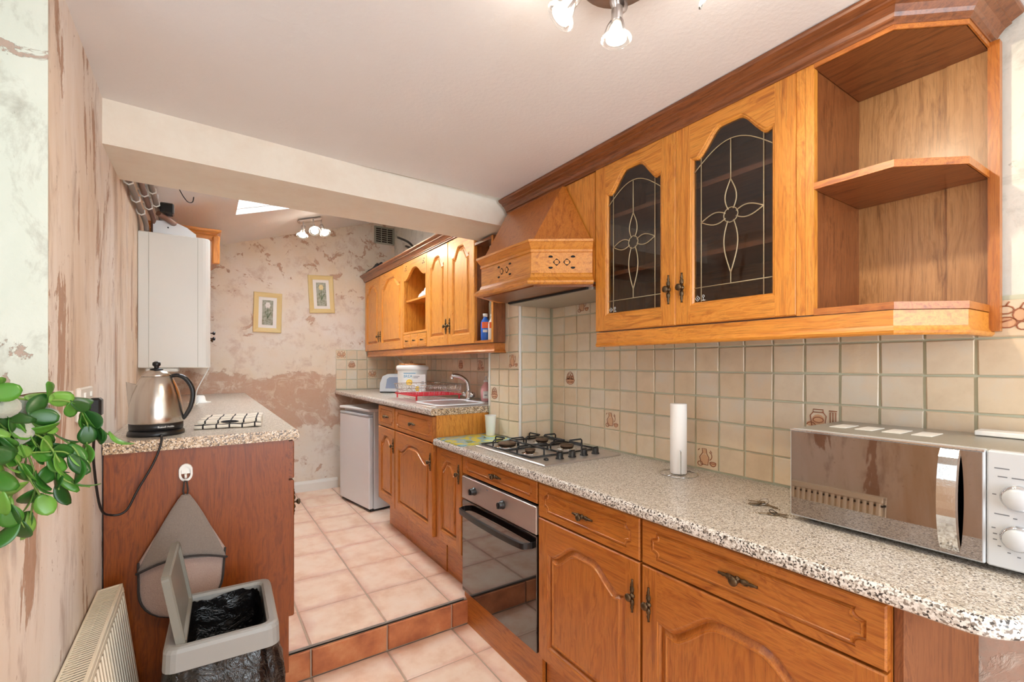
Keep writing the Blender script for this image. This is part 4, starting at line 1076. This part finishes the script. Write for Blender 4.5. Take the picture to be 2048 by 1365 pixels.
single('white_box', nb('plastic').box(-.09, .07, -.03, .03, 0, .012, .002), 'flat white packet lying on top of the microwave by the wall', 'packet', (1.655, .262, 1.1665), (0, 0, PI/2))

# ---------------------------------------------------------------- raised worktop things
r = thing('sink', 'inset stainless steel sink with white glint painted on bowl rim and ribbed drainer', 'sink', (0, 0, 1.084))
SXa, SXb, SYa, SYb = 1.15, 1.64, 2.58, 3.44
b = nb('steel'); o1 = rrect(SXa, SXb, SYa, SYb, .04); 
bw0 = rrect(1.20, 1.56, 2.64, 3.02, .06, 6)
b.loft([[(p[0], p[1], 0) for p in rrect(SXa, SXb, SYa, SYb, .04)], [(p[0], p[1], .003) for p in rrect(SXa+.004, SXb-.004, SYa+.004, SYb-.004, .038)]])
plate = part('sink_plate', b, r)
b = nb('white'); b.loft([[(p[0], p[1], z_) for p in rrect(1.20+i, 1.56-i, 2.62+i, 3.02-i, .06, 6)] for i, z_ in ((0, .003), (.003, .008), (.010, .009), (.016, .005), (.02, .0035))], caps=False); part('bowl_rim', b, r)  # steel rim coloured white to imitate the rooflight reflecting in it
part('bowl', nb('steel').loft([[(p[0], p[1], z_) for p in rrect(1.22+i, 1.54-i, 2.64+i, 3.0-i, .05, 6)] for i, z_ in ((0, .0036), (.005, .0037))]), r)
for i in range(7): part('drainer_rib', nb('steel').box(1.22+i*.05, 1.226+i*.05, 3.08, 3.40, .003, .0065, .002), r)
r = thing('mixer_tap', 'chrome mixer tap with swan spout behind the sink bowl', 'tap', (1.60, 2.97, 1.0885))
part('tap_body', nb('chrome').lathe([(.026, 0), (.026, .012), (.020, .018), (.020, .05), (.015, .06), (.012, .07)], n=18), r)
part('spout', nb('chrome').tube(smooth_path([(0, 0, .06), (0, .01, .11), (-.012, .025, .142), (-.038, .055, .165), (-.068, .080, .172), (-.086, .092, .166), (-.088, .094, .148)], 5), [.015]*25+[.013]*6, 10), r)
for s_ in (-1, 1):
    part('tap_handle', nb('chrome').lathe([(.010, 0), (.010, .022), (.020, .028), (.022, .045), (.014, .056), (.001, .058)], n=8).xf(Matrix.Translation((0, s_*.02, .022)) @ Matrix.Rotation(-s_*1.15, 4, 'X')), r)
r = thing('dish_rack', 'red-based wire dish drainer rack on the ribbed drainer', 'dish rack', (1.40, 3.24, 1.0912))
b = nb('red'); 
for i in range(9): b.box(-.17, .17, -.20+i*.048, -.188+i*.048, .030, .036)
b.box(-.175, -.165, -.21, .21, .028, .038); b.box(.165, .175, -.21, .21, .028, .038); part('tray', b, r)
b = nb('red')
for sx in (-1, 1):
    for sy in (-1, 1): b.tube([(sx*.165, sy*.19, .0), (sx*.165, sy*.19, .032)], .006, 6)
part('rack_feet', b, r)
b = nb('chrome')
for z_, e_ in ((.105, .01), (.062, .0)):
    q = rrect(-.18-e_, .18+e_, -.22-e_, .22+e_, .04); b.tube([(p[0], p[1], z_) for p in q+[q[0]]], .0025, 6)
for i in range(17):
    y_ = -.20+i*.025
    for sx in (-1, 1): b.tube([(sx*.165, y_, .034), (sx*.185, y_, .105)], .0014, 5)
for i in range(9):
    x_ = -.16+i*.04
    for sy in (-1, 1): b.tube([(x_, sy*.205, .034), (x_, sy*.228, .105)], .0014, 5)
for i in range(10): b.tube([(.04, -.18+i*.038, .034), (.04, -.18+i*.038, .085), (.06, -.18+i*.038, .095)], .0014, 5)
part('wire_frame', b, r)
r = thing('bread_bin', 'white lidded bread bin with sunflower label behind the dish rack', 'bread bin', (1.47, 3.72, 1.084), -.376)
part('body', nb('plastic').lathe([(.110, 0), (.114, .004), (.122, .205), (.122, .21)], n=36), r)
part('lid', nb('plastic').lathe([(.126, .208), (.132, .214), (.134, .232), (.128, .246), (.10, .254), (.03, .258), (.0, .258)], n=36), r)
part('lid_inlay', nb('basex').lathe([(.112, .2535), (.108, .262), (.0, .264)], n=30), r)
def wrap(me, R_, taper=0.0):
    for v_ in me.vertices:
        a = v_.co.x/R_; rad = R_-v_.co.y; v_.co = Vector((rad*math.sin(a), -rad*math.cos(a), v_.co.z))
    return me
def wrapped_panel(x0, x1, z0, z1, mat, R_, n=8, off=.0008):
    b = nb(mat); b.loft([[(x0+(x1-x0)*i/n, -off, z0) for i in range(n+1)], [(x0+(x1-x0)*i/n, -off, z1) for i in range(n+1)]], caps=False, closed=False); return wrap(b.mesh('label_panel'), R_)
part('label_panel', wrapped_panel(-.075, .025, .03, .19, 'mount', .1225), r); part('label_border', wrapped_panel(-.075, .025, .182, .188, 'blueink', .1235), r)
part('lettering', wrap(text_mesh('BREAD', .032, 'blueink'), .1238), r, (0, 0, 0)).location = (0, 0, 0)
for o_ in list(r.children):
    if o_.name.startswith('lettering'):
        for v_ in o_.data.vertices: v_.co.z += .150
        o_.data.transform(Matrix.Rotation(-.025/.1225, 4, 'Z'))
b = nb('yellow')
b.lathe([(.012, 0), (.011, .001)], n=16, axis='y', cx=-.025, cy=-.0008, cz=.11)
for k_ in range(12): a = 2*PI*k_/12; b.ball((-.025+.020*math.cos(a), -.0012, .11+.020*math.sin(a)), .0075, 6, (1, .08, 1))
part('printed_sunflower', wrap(b.mesh('printed_sunflower'), .1230), r)
b = nb('green_ink'); b.tube([(-.025, -.001, .088), (-.028, -.001, .04)], .0016, 5); b.tube([(-.05, -.001, .05), (-.026, -.001, .062), (-.004, -.001, .052)], .0022, 5); part('printed_leaves', wrap(b.mesh('printed_leaves'), .1232), r)
r2 = thing('food_box', 'white printed food carton standing in front of the bread bin', 'carton', (1.462, 3.560, 1.084), -.376)
part('carton', nb('mount').box(-.052, .052, -.02, .02, 0, .175, .001), r2)
b = nb('ink')
for i, (z_, l_) in enumerate(((.158, .05), (.148, .038), (.115, .02), (.10, .022))): b.box(-.045 if i < 2 else .02, (-.045 if i < 2 else .02)+l_, -.0206, -.0199, z_, z_+.004)
part('printed_lines', b, r2); b = nb('yellow'); b.ball((-.012, -.0203, .060), .022, 10, (.8, .03, 1)); part('printed_pear', b, r2)
r = thing('toaster', 'grey and silver toaster beside the bread bin', 'toaster', (1.50, 4.12, 1.084), -.8)
b = nb('silver'); pf = [(-.15, .012), (-.145, .09), (-.12, .15), (-.07, .17), (.07, .17), (.12, .15), (.145, .09), (.15, .012)]
b.prism(pf, -.085, .085, 'y'); part('body', b, r); b = nb('toaster'); b.prism([(-.09, .04), (-.075, .125), (-.05, .142), (.05, .142), (.075, .125), (.09, .04)], -.089, .089, 'y'); part('side_panel', b, r)
part('base', nb('black').box(-.15, .15, -.08, .08, 0, .013, .003), r); part('slot', nb('dark').box(-.09, .09, -.02, .0, .170, .1708), r); part('slot', nb('dark').box(-.09, .09, .02, .04, .170, .1708), r)
part('control_panel', nb('toaster').prism([(-.149, .03), (-.158, .03), (-.150, .10), (-.143, .10)], -.05, .05, 'y'), r); part('lever', nb('black').box(-.175, -.15, -.012, .012, .10, .115, .003), r)
single('wooden_spoon', nb('plastic').tube([(1.50, 3.865, 1.30), (1.47, 4.15, 1.42)], .005, 6), 'thin white stick leaning on the bread bin above the toaster', 'utensil')
r = thing('soap_bottle', 'pink hand soap bottle with a pump beside the tap', 'bottle', (1.645, 2.80, 1.0875))
part('bottle', nb('pink').lathe([(.03, 0), (.034, .004), (.036, .07), (.032, .10), (.014, .125), (.013, .132)], n=18), r); part('pump', nb('plastic').lathe([(.016, .132), (.016, .145), (.005, .148), (.005, .165), (.012, .168), (.001, .172)], n=12), r)
part('label_panel', wrapped_panel(-.02, .02, .02, .07, 'mount', .0362, off=.0006), r, rot=(0, 0, -.55)); part('label_print', wrapped_panel(-.010, .010, .04, .046, 'ink', .0372, off=.0006), r, rot=(0, 0, -.55))
r = thing('clear_bottle', 'tall clear bottle in the corner behind the pink soap', 'bottle', (1.66, 2.62, 1.0875))
part('bottle', nb('clear').lathe([(.030, 0), (.033, .004), (.033, .13), (.026, .15), (.012, .18), (.012, .20)], n=18), r); part('cap', nb('plastic').lathe([(.014, .20), (.014, .222), (.001, .223)], n=12), r)
single('sponge_tub', nb('plastic').lathe([(.026, 0), (.03, .05), (.033, .052), (.028, .052), (.024, .006), (0, .005)], n=16), 'small white tub at the wall end of the sink', 'tub', (1.655, 2.70, 1.0875))
def spray(x_, y_, label, m1, h_):
    r = thing('cleaning_bottle', label, 'bottle', (x_, y_, 1.4885))
    part('bottle', nb(m1).lathe([(.026, 0), (.028, .004), (.028, h_*.62), (.024, h_*.72), (.012, h_*.84), (.012, h_*.88)], n=18), r)
    part('cap', nb('plastic').lathe([(.0145, h_*.88), (.0145, h_), (.001, h_+.001)], n=14), r)
    part('label_panel', wrapped_panel(-.022, .022, h_*.45, h_*.68, 'orange', .0286, off=.0006), r, rot=(0, 0, -.55)); part('label_print', wrapped_panel(-.014, .014, h_*.3, h_*.4, 'mount', .0286, off=.0006), r, rot=(0, 0, -.55))
spray(1.442, 2.462, 'blue liquid bottle with orange label and white cap on end shelf', 'blue', .165)
spray(1.446, 2.380, 'pale bottle with white cap half hidden behind the shelf side', 'plastic', .155)

# ---------------------------------------------------------------- fridge
r = thing('fridge', 'white under-counter fridge standing slightly askew below the raised worktop', 'fridge', (1.150, 3.868, UP), RR+.17)
# local x: from near corner towards ... rotate so that the door faces -X
Wf = .58
part('cabinet', nb('white').box(-Wf, 0, .045, .47, .018, .835, .006), r)
part('door', nb('white').box(-Wf, 0, 0, .042, .025, .79, .008), r)
part('worktop_cap', nb('white').box(-Wf, 0, -.004, .50, .836, .858, .006), r)
part('door_grip', nb('silver').box(-Wf+.01, -.01, -.003, .04, .792, .812, .004), r)
part('base_strip', nb('black').box(-Wf+.01, -.01, .02, .46, 0.004, .018), r)
for (x_, y_) in ((-.04, .05), (-Wf+.04, .05), (-.04, .45), (-Wf+.04, .45)): part('foot', nb('black').lathe([(.015, 0), (.015, .017)], cx=x_, cy=y_, n=10), r)

# ---------------------------------------------------------------- kettle
KX, KY, KZ = -.143, 2.185, 1.0835
r = thing('power_stand', 'black round kettle power stand with its cord plugged in the wall', 'stand', (KX, KY, KZ))
part('plate', nb('black').lathe([(.086, 0), (.088, .004), (.086, .014), (.080, .020), (.0, .020)], n=36), r)
cord = [(.02, -.084, .006), (.022, -.125, .008), (.024, -.153, .006), (.022, -.168, -.02), (.002, -.172, -.08), (-.04, -.176, -.165), (-.07, -.18, -.228), (-.108, -.19, -.232), (-.127, -.235, -.19), (-.127, -.34, -.03), (-.115, -.41, .07), (-.112, -.42, .118)]
part('power_cord', nb('rubber').tube(smooth_path(cord, 6), .0036, 8), r)
b = nb('black').box(-.1245, -.096, -.442, -.400, .112, .166, .006); part('plug', b, r)
r = thing('kettle', 'brushed stainless steel cordless kettle with black handle on the left worktop', 'kettle', (KX, KY, KZ+.0202), 0); r.scale = (.875, .875, .93)
part('base_band', nb('black').lathe([(.088, 0), (.094, .003), (.0945, .026), (.092, .0265)], n=40), r)
part('body', nb('kettle').lathe([(.093, .0265), (.0955, .032), (.095, .06), (.091, .10), (.083, .14), (.072, .175), (.060, .200), (.053, .209)], n=48, caps=False), r)
part('lid', nb('kettle').lathe([(.0525, .2095), (.049, .218), (.038, .230), (.022, .237), (.012, .238)], n=36), r)
part('lid_knob', nb('black').lathe([(.024, .2375), (.022, .241), (.009, .244), (.009, .250), (.015, .256), (.014, .266), (.006, .271), (.001, .271)], n=16), r)
hd = smooth_path([(.052, -.006, .212), (.075, -.008, .214), (.102, -.010, .200), (.124, -.012, .165), (.128, -.012, .125), (.118, -.012, .080), (.100, -.01, .046), (.092, -.008, .036)], 5)
b = nb('black'); rings = []
for i, p in enumerate(hd):
    q = i/(len(hd)-1); d = (hd[min(i+1, len(hd)-1)]-hd[max(i-1, 0)]).normalized(); nrm = Vector((-d.z, 0, d.x)); wv = .0105+.003*math.sin(PI*q); tt = .007+.003*math.sin(PI*q)
    rings.append([p+Vector((0, 1, 0))*wv*math.cos(a)*1.0+nrm*tt*math.sin(a) for a in [2*PI*k_/10 for k_ in range(10)]])
b.loft(rings, smooth=True); part('handle', b, r)
b = nb('kettle')
sp3 = []
for z_, rb0, out, wv in ((.178, .066, .036, .036), (.160, .074, .026, .030), (.135, .081, .017, .023), (.110, .087, .009, .015), (.088, .091, .002, .006)):
    sp3.append([(-rb0*math.cos(k_*wv/rb0/4)-(out*(1-(abs(k_)/4)**1.4)), rb0*math.sin(k_*wv/rb0/4), z_+(.012*(1-abs(k_)/4) if z_ > .17 else 0)) for k_ in range(-4, 5)])
b.loft(sp3, caps=False, closed=False, smooth=True)
b.loft([sp3[0], [(p[0]*.965+.001, p[1]*.92, p[2]-.001) for p in sp3[0]], [(p[0]*.965+.001, p[1]*.90, p[2]-.02) for p in sp3[0]]], caps=False, closed=False)
part('spout', b, r)
tm = wrap(text_mesh('Russell Hobbs', .0105, 'mount', .0002), .0950)
for v_ in tm.vertices: v_.co.z += .011
part('lettering', tm, r, rot=(0, 0, .42))
# wall socket
r = thing('wall_socket', 'cream double wall socket on the left wall above the worktop', 'socket', (XL, 1.75, 1.190))
part('face_plate', nb('gloss').box(0, .012, -.093, .075, 0, .092, .004), r)
for y_ in (-.05, .035): part('rocker_switch', nb('plastic').box(.012, .016, y_-.006, y_+.006, .064, .078, .001), r)

# tea towel
r = thing('tea_towel', 'folded white tea towel with a black check, right of the kettle', 'towel', (.105, 2.36, 1.0838), -.12)
def layer(z_, w_, d_, th, seed, fold):
    b = nb('check'); n = 16; rings = []
    for i in range(n+1):
        u_ = i/n; x_ = (u_-.5)*w_; wob = .006*noise.noise(Vector((u_*4, seed, 0)))
        y0_, y1_ = -d_/2+.010*noise.noise(Vector((u_*3, seed, 5))), d_/2
        z0_ = z_+.004*noise.noise(Vector((u_*5, seed, 2)))
        q = []
        for k_ in range(8): a = PI/2+PI*k_/7; q.append((x_, y0_+th/2*math.cos(a)*1.2, max(z0_+th/2+th/2*math.sin(a), .0005)))
        for k_ in range(6): t_ = k_/5; q.append((x_, y0_+(y1_-y0_)*t_, max(z0_+wob*.4, .0005)))
        for k_ in range(6): t_ = 1-k_/5; q.append((x_, y0_+(y1_-y0_)*t_, z0_+th+wob*.4+.002*math.sin(t_*9+seed)))
        rings.append(q)
    b.loft(rings, smooth=True); return b
part('lower_fold', layer(.0, .235, .26, .016, 1.0, 0), r); part('upper_fold', layer(.0175, .225, .235, .014, 4.0, 0), r, (.004, .012, 0))

# ---------------------------------------------------------------- hook and hanging towel on end panel
PY = 2.048
r = thing('wall_hook', 'white plastic adhesive hook on the reddish end panel', 'hook', (-.050, PY-.0005, .955))
ol = [(.021*math.cos(a), (.024 if math.sin(a) > 0 else .026)*math.sin(a)+(.008 if math.sin(a) > 0 else -.006)) for a in [2*PI*i/28 for i in range(28)]]
il = [(p[0]*.66, p[1]*.72) for p in ol]
b = nb('plastic'); b.loft([[(p[0], 0, p[1]) for p in ol], [(p[0], -.006, p[1]) for p in ol], [(p[0]*.94, -.008, p[1]*.95) for p in ol], [(p[0], -.008, p[1]) for p in il], [(p[0], -.003, p[1]) for p in il]], caps=False); b.box(-.013, .013, -.003, 0, -.004, .022)
part('hook_ring', b, r); part('hook_prong', nb('plastic').tube([(0, -.004, -.004), (0, -.010, -.014), (0, -.020, -.016), (0, -.022, -.004)], .004, 8), r)
r = thing('oven_glove', 'grey terry oven glove hanging by a black loop on the end panel', 'oven glove', (-.050, PY-.014, .925))
part('loop', nb('trim').tube([(-.004, -.014, .004), (-.007, -.012, -.03), (-.004, -.010, -.048), (.004, -.010, -.048), (.007, -.012, -.03), (.004, -.014, .004), (-.004, -.014, .004)], .003, 6), r)
def glove(mat, zt_, zb_, y_, th, hw, top=.006):
    b = nb(mat); n = 22; rings = []
    for i in range(n+1):
        s_ = i/n; z_ = zt_+(zb_-zt_)*s_; full = (zt_-z_)/.43
        wv = top+(hw-top)*min(1, (full/.52))**.85 if full < .52 else hw*(1-.16*((full-.52)/.48)**2)
        rings.append((z_, max(wv, .004)))
    return b, rings
b = nb('terry2'); L = .425; rings = []; n = 26
def hwid(q):   # half width at fraction q of the length
    if q < .5: return .008+.118*(q/.5)**.92
    return .126*(1-.06*((q-.5)/.5))*max(0.0, 1-max(0, (q-.72)/.28)**2.4)**.5
for i in range(n+1):
    q = min(i/n, .995); z_ = -.045-L*q; hw_ = max(hwid(q), .01)
    sag = -.006*math.sin(q*7)
    cxx = .02*(0 if q < .5 else 0)-.012*q
    rings.append([(cxx+hw_*math.cos(a), -.012+(.010+.006*math.sin(PI*q))*math.sin(a)+sag, z_) for a in [2*PI*k_/20 for k_ in range(20)]])
b.loft(rings, smooth=True); gb = part('body', b, r)
b = nb('terry'); rings = []; Lf = .21
for i in range(15):
    q = i/14*.5; z_ = -.043-L*q; hw_ = max(hwid(q)+.004, .01)
    rings.append([(-.012*q+hw_*math.cos(a), -.018+(.014+.008*math.sin(PI*q))*math.sin(a), z_-(.035*(abs(math.cos(a))**2) if i == 14 else .035*(abs(math.cos(a))**2)*(i/14)**2)) for a in [2*PI*k_/24 for k_ in range(24)]])
b.loft(rings, smooth=True); part('flap', b, r, label='darker grey upper cuff with curved hem')
tr = [(-.006+(.131)*math.cos(a), -.018-.024*abs(math.sin(a)), -.043-L*.5-.036*abs(math.cos(a))**2) for a in [PI+PI*k_/16 for k_ in range(17)]]
part('hem_binding', nb('trim').tube(tr, .004, 6), r)
side = []
for sgn in (-1, 1):
    pts_ = []
    for i in range(14):
        q = .5+.5*min(i/13, .985); pts_.append((-.012*q+sgn*max(hwid(q), .01), -.014, -.045-L*q))
    side += pts_ if sgn < 0 else pts_[::-1]
part('edge_binding', nb('trim').tube(side, .0038, 6), r)

# ---------------------------------------------------------------- waste bin
BZ = LOW; HB = .60-LOW
r = thing('kitchen_bin', 'grey plastic kitchen bin with its flip lid standing open', 'bin', (.055, 1.665, BZ), math.radians(-2))
wx, wy = .135, .172
def rb(i, z, R_=.03): return [(p[0], p[1], z) for p in rrect(-wx+i, wx-i, -wy+i, wy-i, max(R_-i*.3, .008), 4)]
part('body', nb('binlid').loft([rb(.055, .0), rb(.05, .01), rb(.026, HB-.085), rb(.026, HB-.066), rb(.029, HB-.066), rb(.055, .015)], caps=False), r)
part('bottom', nb('binlid').loft([rb(.05, .004), rb(.05, .012)]), r)
b = nb('binrim'); b.loft([rb(.004, HB-.062), rb(-.004, HB-.060), rb(-.002, HB-.012), rb(.002, HB-.003), rb(.010, HB), rb(.022, HB-.001), rb(.028, HB-.008), rb(.028, HB-.058), rb(.004, HB-.062)], caps=False)
part('rim', b, r)
# lid standing open along the left edge
ld = B().mat('binlid'); lw, lh = wy-.022, .205
def lr(i, y): return [(y, p[0], p[1]) for p in rrect(-lw+i, lw-i, 0+i, lh-i, .012, 3)]
ld.loft([lr(0, 0), lr(0, .016), lr(.004, .020), lr(.012, .020), lr(.016, .012)], caps=False); ld.loft([lr(.0155, .012), lr(.0155, .010)]); ld.loft([lr(0, 0), lr(0, -.001)])
lid_o = part('lid', ld, r, (-wx+.030, .004, HB-.020), (0, math.radians(-10), 0))
part('hinge', nb('binrim').tube([(-wx+.026, -.12, HB-.016), (-wx+.026, .12, HB-.016)], .006, 8), r)
def bagwall(rfun, z0_, z1_, amp, seed, n=64, m=22, flare=0.0):
    b = nb('bag'); rings = []
    for j in range(m+1):
        q = j/m; z_ = z0_+(z1_-z0_)*q; ring = []
        for i in range(n):
            a = 2*PI*i/n; base = rfun(a, q)
            nz = noise.fractal(Vector((math.cos(a)*2.2+seed, math.sin(a)*2.2, q*2.4)), .8, 2.1, 4)
            fold = abs(math.sin(a*6+2.5*noise.noise(Vector((a, q*2, seed)))))
            k_ = 1+amp*nz+amp*.5*fold*min(1, q*2+.2)
            ring.append((base[0]*k_, base[1]*k_, z_+.012*nz))
        rings.append(ring)
    return b, rings
def sq(a, ax, ay, e_=.28):
    c_, s_ = math.cos(a), math.sin(a); return (ax*math.copysign(abs(c_)**e_, c_), ay*math.copysign(abs(s_)**e_, s_))
rb_ = thing('bin_bag', 'shiny black bin liner lining the grey bin and bulging around it', 'bag', (.055, 1.665, BZ), math.radians(-2))
b, rg = bagwall(lambda a, q: sq(a, wx-.006+.040*min(1, q*3)-.02*q, wy-.006+.040*min(1, q*3)-.02*q, .45), HB-.064, .02, .09, 1.0)
b.loft(rg, caps=False, smooth=True); part('outer_skirt', b, rb_)
b, rg = bagwall(lambda a, q: sq(a, (wx-.034)*(1-.75*q**3), (wy-.034)*(1-.75*q**3), .4), HB-.012, HB-.30, .05, 6.0)
for k_ in range(len(rg)):
    q = k_/(len(rg)-1)
    lim_x, lim_y = wx-.0305, wy-.0305
    rg[k_] = [(max(-lim_x, min(lim_x, p[0])), max(-lim_y, min(lim_y, p[1])), p[2]) for p in rg[k_]]
b.loft(rg, caps=False, smooth=True); b.face([b.bm.verts.new(p) for p in rg[-1]]); part('inner_lining', b, rb_)

# ---------------------------------------------------------------- radiator
r = thing('radiator', 'cream double panel radiator tilting off the left wall below the plant', 'radiator', (-.213, 0, .643)); r.rotation_euler = (0, math.radians(-7), 0)
y0_, y1_ = .95, 1.935; dp = .062
b = nb('radiator')
b.box(-dp, -dp+.006, y0_, y1_, -.012, .0, .001); b.box(-.008, 0, y0_, y1_, -.014, .0, .001); b.box(-dp, 0, y1_-.010, y1_, -.014, .0, .001)
nsl = 83
for i in range(nsl):
    y_ = y0_+(y1_-.012-y0_)*(i+.5)/nsl; b.box(-dp+.005, -.007, y_-.0032, y_+.0032, -.0022, -.001)
part('top_grille', b, r)
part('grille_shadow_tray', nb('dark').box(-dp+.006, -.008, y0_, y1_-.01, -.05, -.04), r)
b = nb('radiator'); prof = []; n = 32
for i in range(n+1):
    y_ = y0_+(y1_-y0_-.012)*i/n
    for dy, dx in ((0, -.010), (.28, -.010), (.42, .002), (.86, .002)): prof.append((dx, y_+dy*(y1_-y0_)/n))
prof = [p for p in prof if p[1] < y1_]
b.loft([[(p[0]-.001, p[1], z_) for p in prof] for z_ in (-.52, -.030)], caps=False, closed=False); b.box(-.012, .001, y0_, y1_, -.030, -.012, .003)
part('front_panel', b, r)
part('rear_panel', nb('radiator').box(-dp, -dp+.010, y0_, y1_-.004, -.52, -.014, .002), r)
part('side_cover', nb('radiator').box(-dp+.002, 0, y1_-.004, y1_, -.52, -.010, .002), r)

# ---------------------------------------------------------------- plant on the sill
r = thing('potted_plant', 'trailing green segmented cactus plant spilling over the window sill', 'plant', (-.40, .98, 1.285))
part('pot', nb('pot').lathe([(.055, 0), (.075, .10), (.082, .10), (.082, .125), (.072, .125), (.068, .105), (.0, .105)], n=28), r)
part('soil', nb('soil').lathe([(.068, .104), (.066, .110), (.0, .112)], n=20), r)
def leaf_mesh(L, Wd, th, n=8, mat='leaf', curl=.0):
    b = nb(mat); rings = []
    for i in range(n+1):
        q = i/n; x_ = L*q; hw_ = max(Wd/2*math.sin(PI*min(1, q*.93+.035))**.62*(.80+.34*q), .0012)
        z_ = -curl*((q-.4)**2)*L
        ys_ = (-hw_, -hw_*.5, 0, hw_*.5, hw_)
        top = [(x_, y_, z_+.16*abs(y_)+th*(1 if abs(y_) < hw_*.9 else .2)) for y_ in ys_]
        bot = [(x_, y_, z_+.16*abs(y_)-th*.6) for y_ in ys_[::-1]]
        rings.append(top+bot)
    b.loft(rings, smooth=True)
    return b.mesh('leaf')
LM = [leaf_mesh(.042, .029, .0008, curl=.45), leaf_mesh(.034, .022, .0008, curl=-.3), leaf_mesh(.047, .027, .0008, curl=.35), leaf_mesh(.038, .030, .0008, curl=.2), leaf_mesh(.050, .019, .0008, curl=.7)]
# stems: world-space polylines over the wall edge and down into the room
CH = [[(-0.38, 0.98, 1.4), (-0.291, 1.035, 1.315), (-0.247, 1.125, 1.285), (-0.204, 1.169, 1.276), (-0.185, 1.204, 1.229), (-0.189, 1.207, 1.176)], [(-0.38, 0.98, 1.4), (-0.287, 1.056, 1.307), (-0.229, 1.162, 1.279), (-0.205, 1.218, 1.277), (-0.181, 1.226, 1.228), (-0.151, 1.205, 1.205)], [(-0.38, 0.98, 1.4), (-0.291, 1.035, 1.293), (-0.255, 1.107, 1.253), (-0.222, 1.157, 1.219), (-0.196, 1.164, 1.188), (-0.185, 1.156, 1.156)], [(-0.38, 0.98, 1.4), (-0.286, 0.984, 1.296), (-0.261, 1.039, 1.253), (-0.248, 1.102, 1.203), (-0.24, 1.121, 1.147), (-0.247, 1.125, 1.079)], [(-0.38, 0.98, 1.4), (-0.286, 0.984, 1.282), (-0.266, 1.018, 1.233), (-0.262, 1.063, 1.17), (-0.255, 1.059, 1.123)], [(-0.38, 0.98, 1.4), (-0.291, 1.035, 1.285), (-0.248, 1.102, 1.228), (-0.224, 1.134, 1.178), (-0.207, 1.147, 1.137), (-0.173, 1.148, 1.119)], [(-0.38, 0.98, 1.4), (-0.291, 1.035, 1.293), (-0.247, 1.125, 1.242), (-0.226, 1.159, 1.201), (-0.222, 1.157, 1.156), (-0.216, 1.153, 1.119)], [(-0.38, 0.98, 1.4), (-0.281, 0.98, 1.296), (-0.255, 1.034, 1.268), (-0.241, 1.074, 1.239), (-0.226, 1.111, 1.216), (-0.209, 1.124, 1.173)], [(-0.38, 0.98, 1.4), (-0.281, 0.98, 1.289), (-0.261, 1.039, 1.229), (-0.248, 1.078, 1.182), (-0.234, 1.093, 1.14), (-0.224, 1.11, 1.104)], [(-0.38, 0.98, 1.4), (-0.281, 0.98, 1.303), (-0.254, 1.01, 1.3), (-0.255, 1.059, 1.25), (-0.241, 1.097, 1.261)], [(-0.38, 0.98, 1.4), (-0.284, 0.958, 1.27), (-0.265, 0.993, 1.207), (-0.254, 1.01, 1.157), (-0.248, 1.03, 1.125), (-0.235, 1.045, 1.087)], [(-0.38, 0.98, 1.4), (-0.291, 1.035, 1.278), (-0.255, 1.083, 1.206), (-0.233, 1.116, 1.195), (-0.207, 1.147, 1.187), (-0.196, 1.164, 1.165)]]
ro = Vector(r.location)
def seg_leaf(p, d, tw, k_):
    d = d.normalized(); side = d.cross(Vector((0, 0, 1)))
    side = side.normalized() if side.length > .1 else Vector((0, 1, 0))
    m = Matrix((d, side, d.cross(side))).transposed().to_4x4()
    m = Matrix.Translation(Vector(p)-ro) @ m @ Matrix.Rotation(tw, 4, 'X')
    o = bpy.data.objects.new('leaf', LM[k_]); C.objects.link(o); o.parent = r; o.matrix_local = m
rnd = random.Random(11)
sb = nb('stem')
for ch in CH:
    P = smooth_path(ch, 8); acc = 0; nxt = .0; last = P[0]; start = .35*len(P) if len(ch) > 3 else 0
    sb.tube([p-ro for p in P], .0016, 5)
    cum = 0
    for i in range(1, len(P)):
        cum += (P[i]-P[i-1]).length
        if i < start: nxt = cum; continue
        if cum >= nxt:
            k_ = rnd.choice([0, 0, 1, 2, 3, 3, 4]); d = P[min(i+2, len(P)-1)]-P[i-1]
            if d.length < 1e-5: d = P[i]-P[i-2]
            d = d.normalized()+Vector((rnd.uniform(-.35, .35), rnd.uniform(-.35, .35), rnd.uniform(-.3, .3)))
            seg_leaf(P[i], d, rnd.uniform(-.2, 1.9), k_); nxt = cum+.030
            if rnd.random() < .55:
                d2 = d+Vector((rnd.uniform(-1, 1), rnd.uniform(-1.2, 1.2), rnd.uniform(-1, .6))); seg_leaf(P[i], d2, rnd.uniform(-1, 2), rnd.choice([0, 1, 2, 3]))
part('stems', sb, r)
for (x_, y_, z_, s_) in [(-0.265, 1.137, 1.264, 0.026), (-0.259, 1.182, 1.268, 0.024), (-0.237, 1.167, 1.25, 0.022), (-0.262, 1.087, 1.235, 0.03), (-0.254, 1.202, 1.23, 0.022), (-0.258, 1.036, 1.28, 0.022)]:
    part('fuzzy_leaf', nb('fuzzy').ball((x_-ro.x, y_-ro.y, z_-ro.z), s_, 14, (1, 1, .82)), r, label='grey downy rounded leaf')
b = nb('bark')
for ch in [[(-0.333, 1.183, 1.242), (-0.304, 1.235, 1.276), (-0.284, 1.294, 1.286), (-0.253, 1.322, 1.286)], [(-0.319, 1.173, 1.259), (-0.296, 1.23, 1.28), (-0.27, 1.261, 1.282)], [(-0.304, 1.212, 1.25), (-0.286, 1.271, 1.272), (-0.257, 1.3, 1.279)]]: b.tube([Vector(p)-ro for p in smooth_path(ch, 4)], .003, 5)
part('dried_stems', b, r, label='brown dried stems')
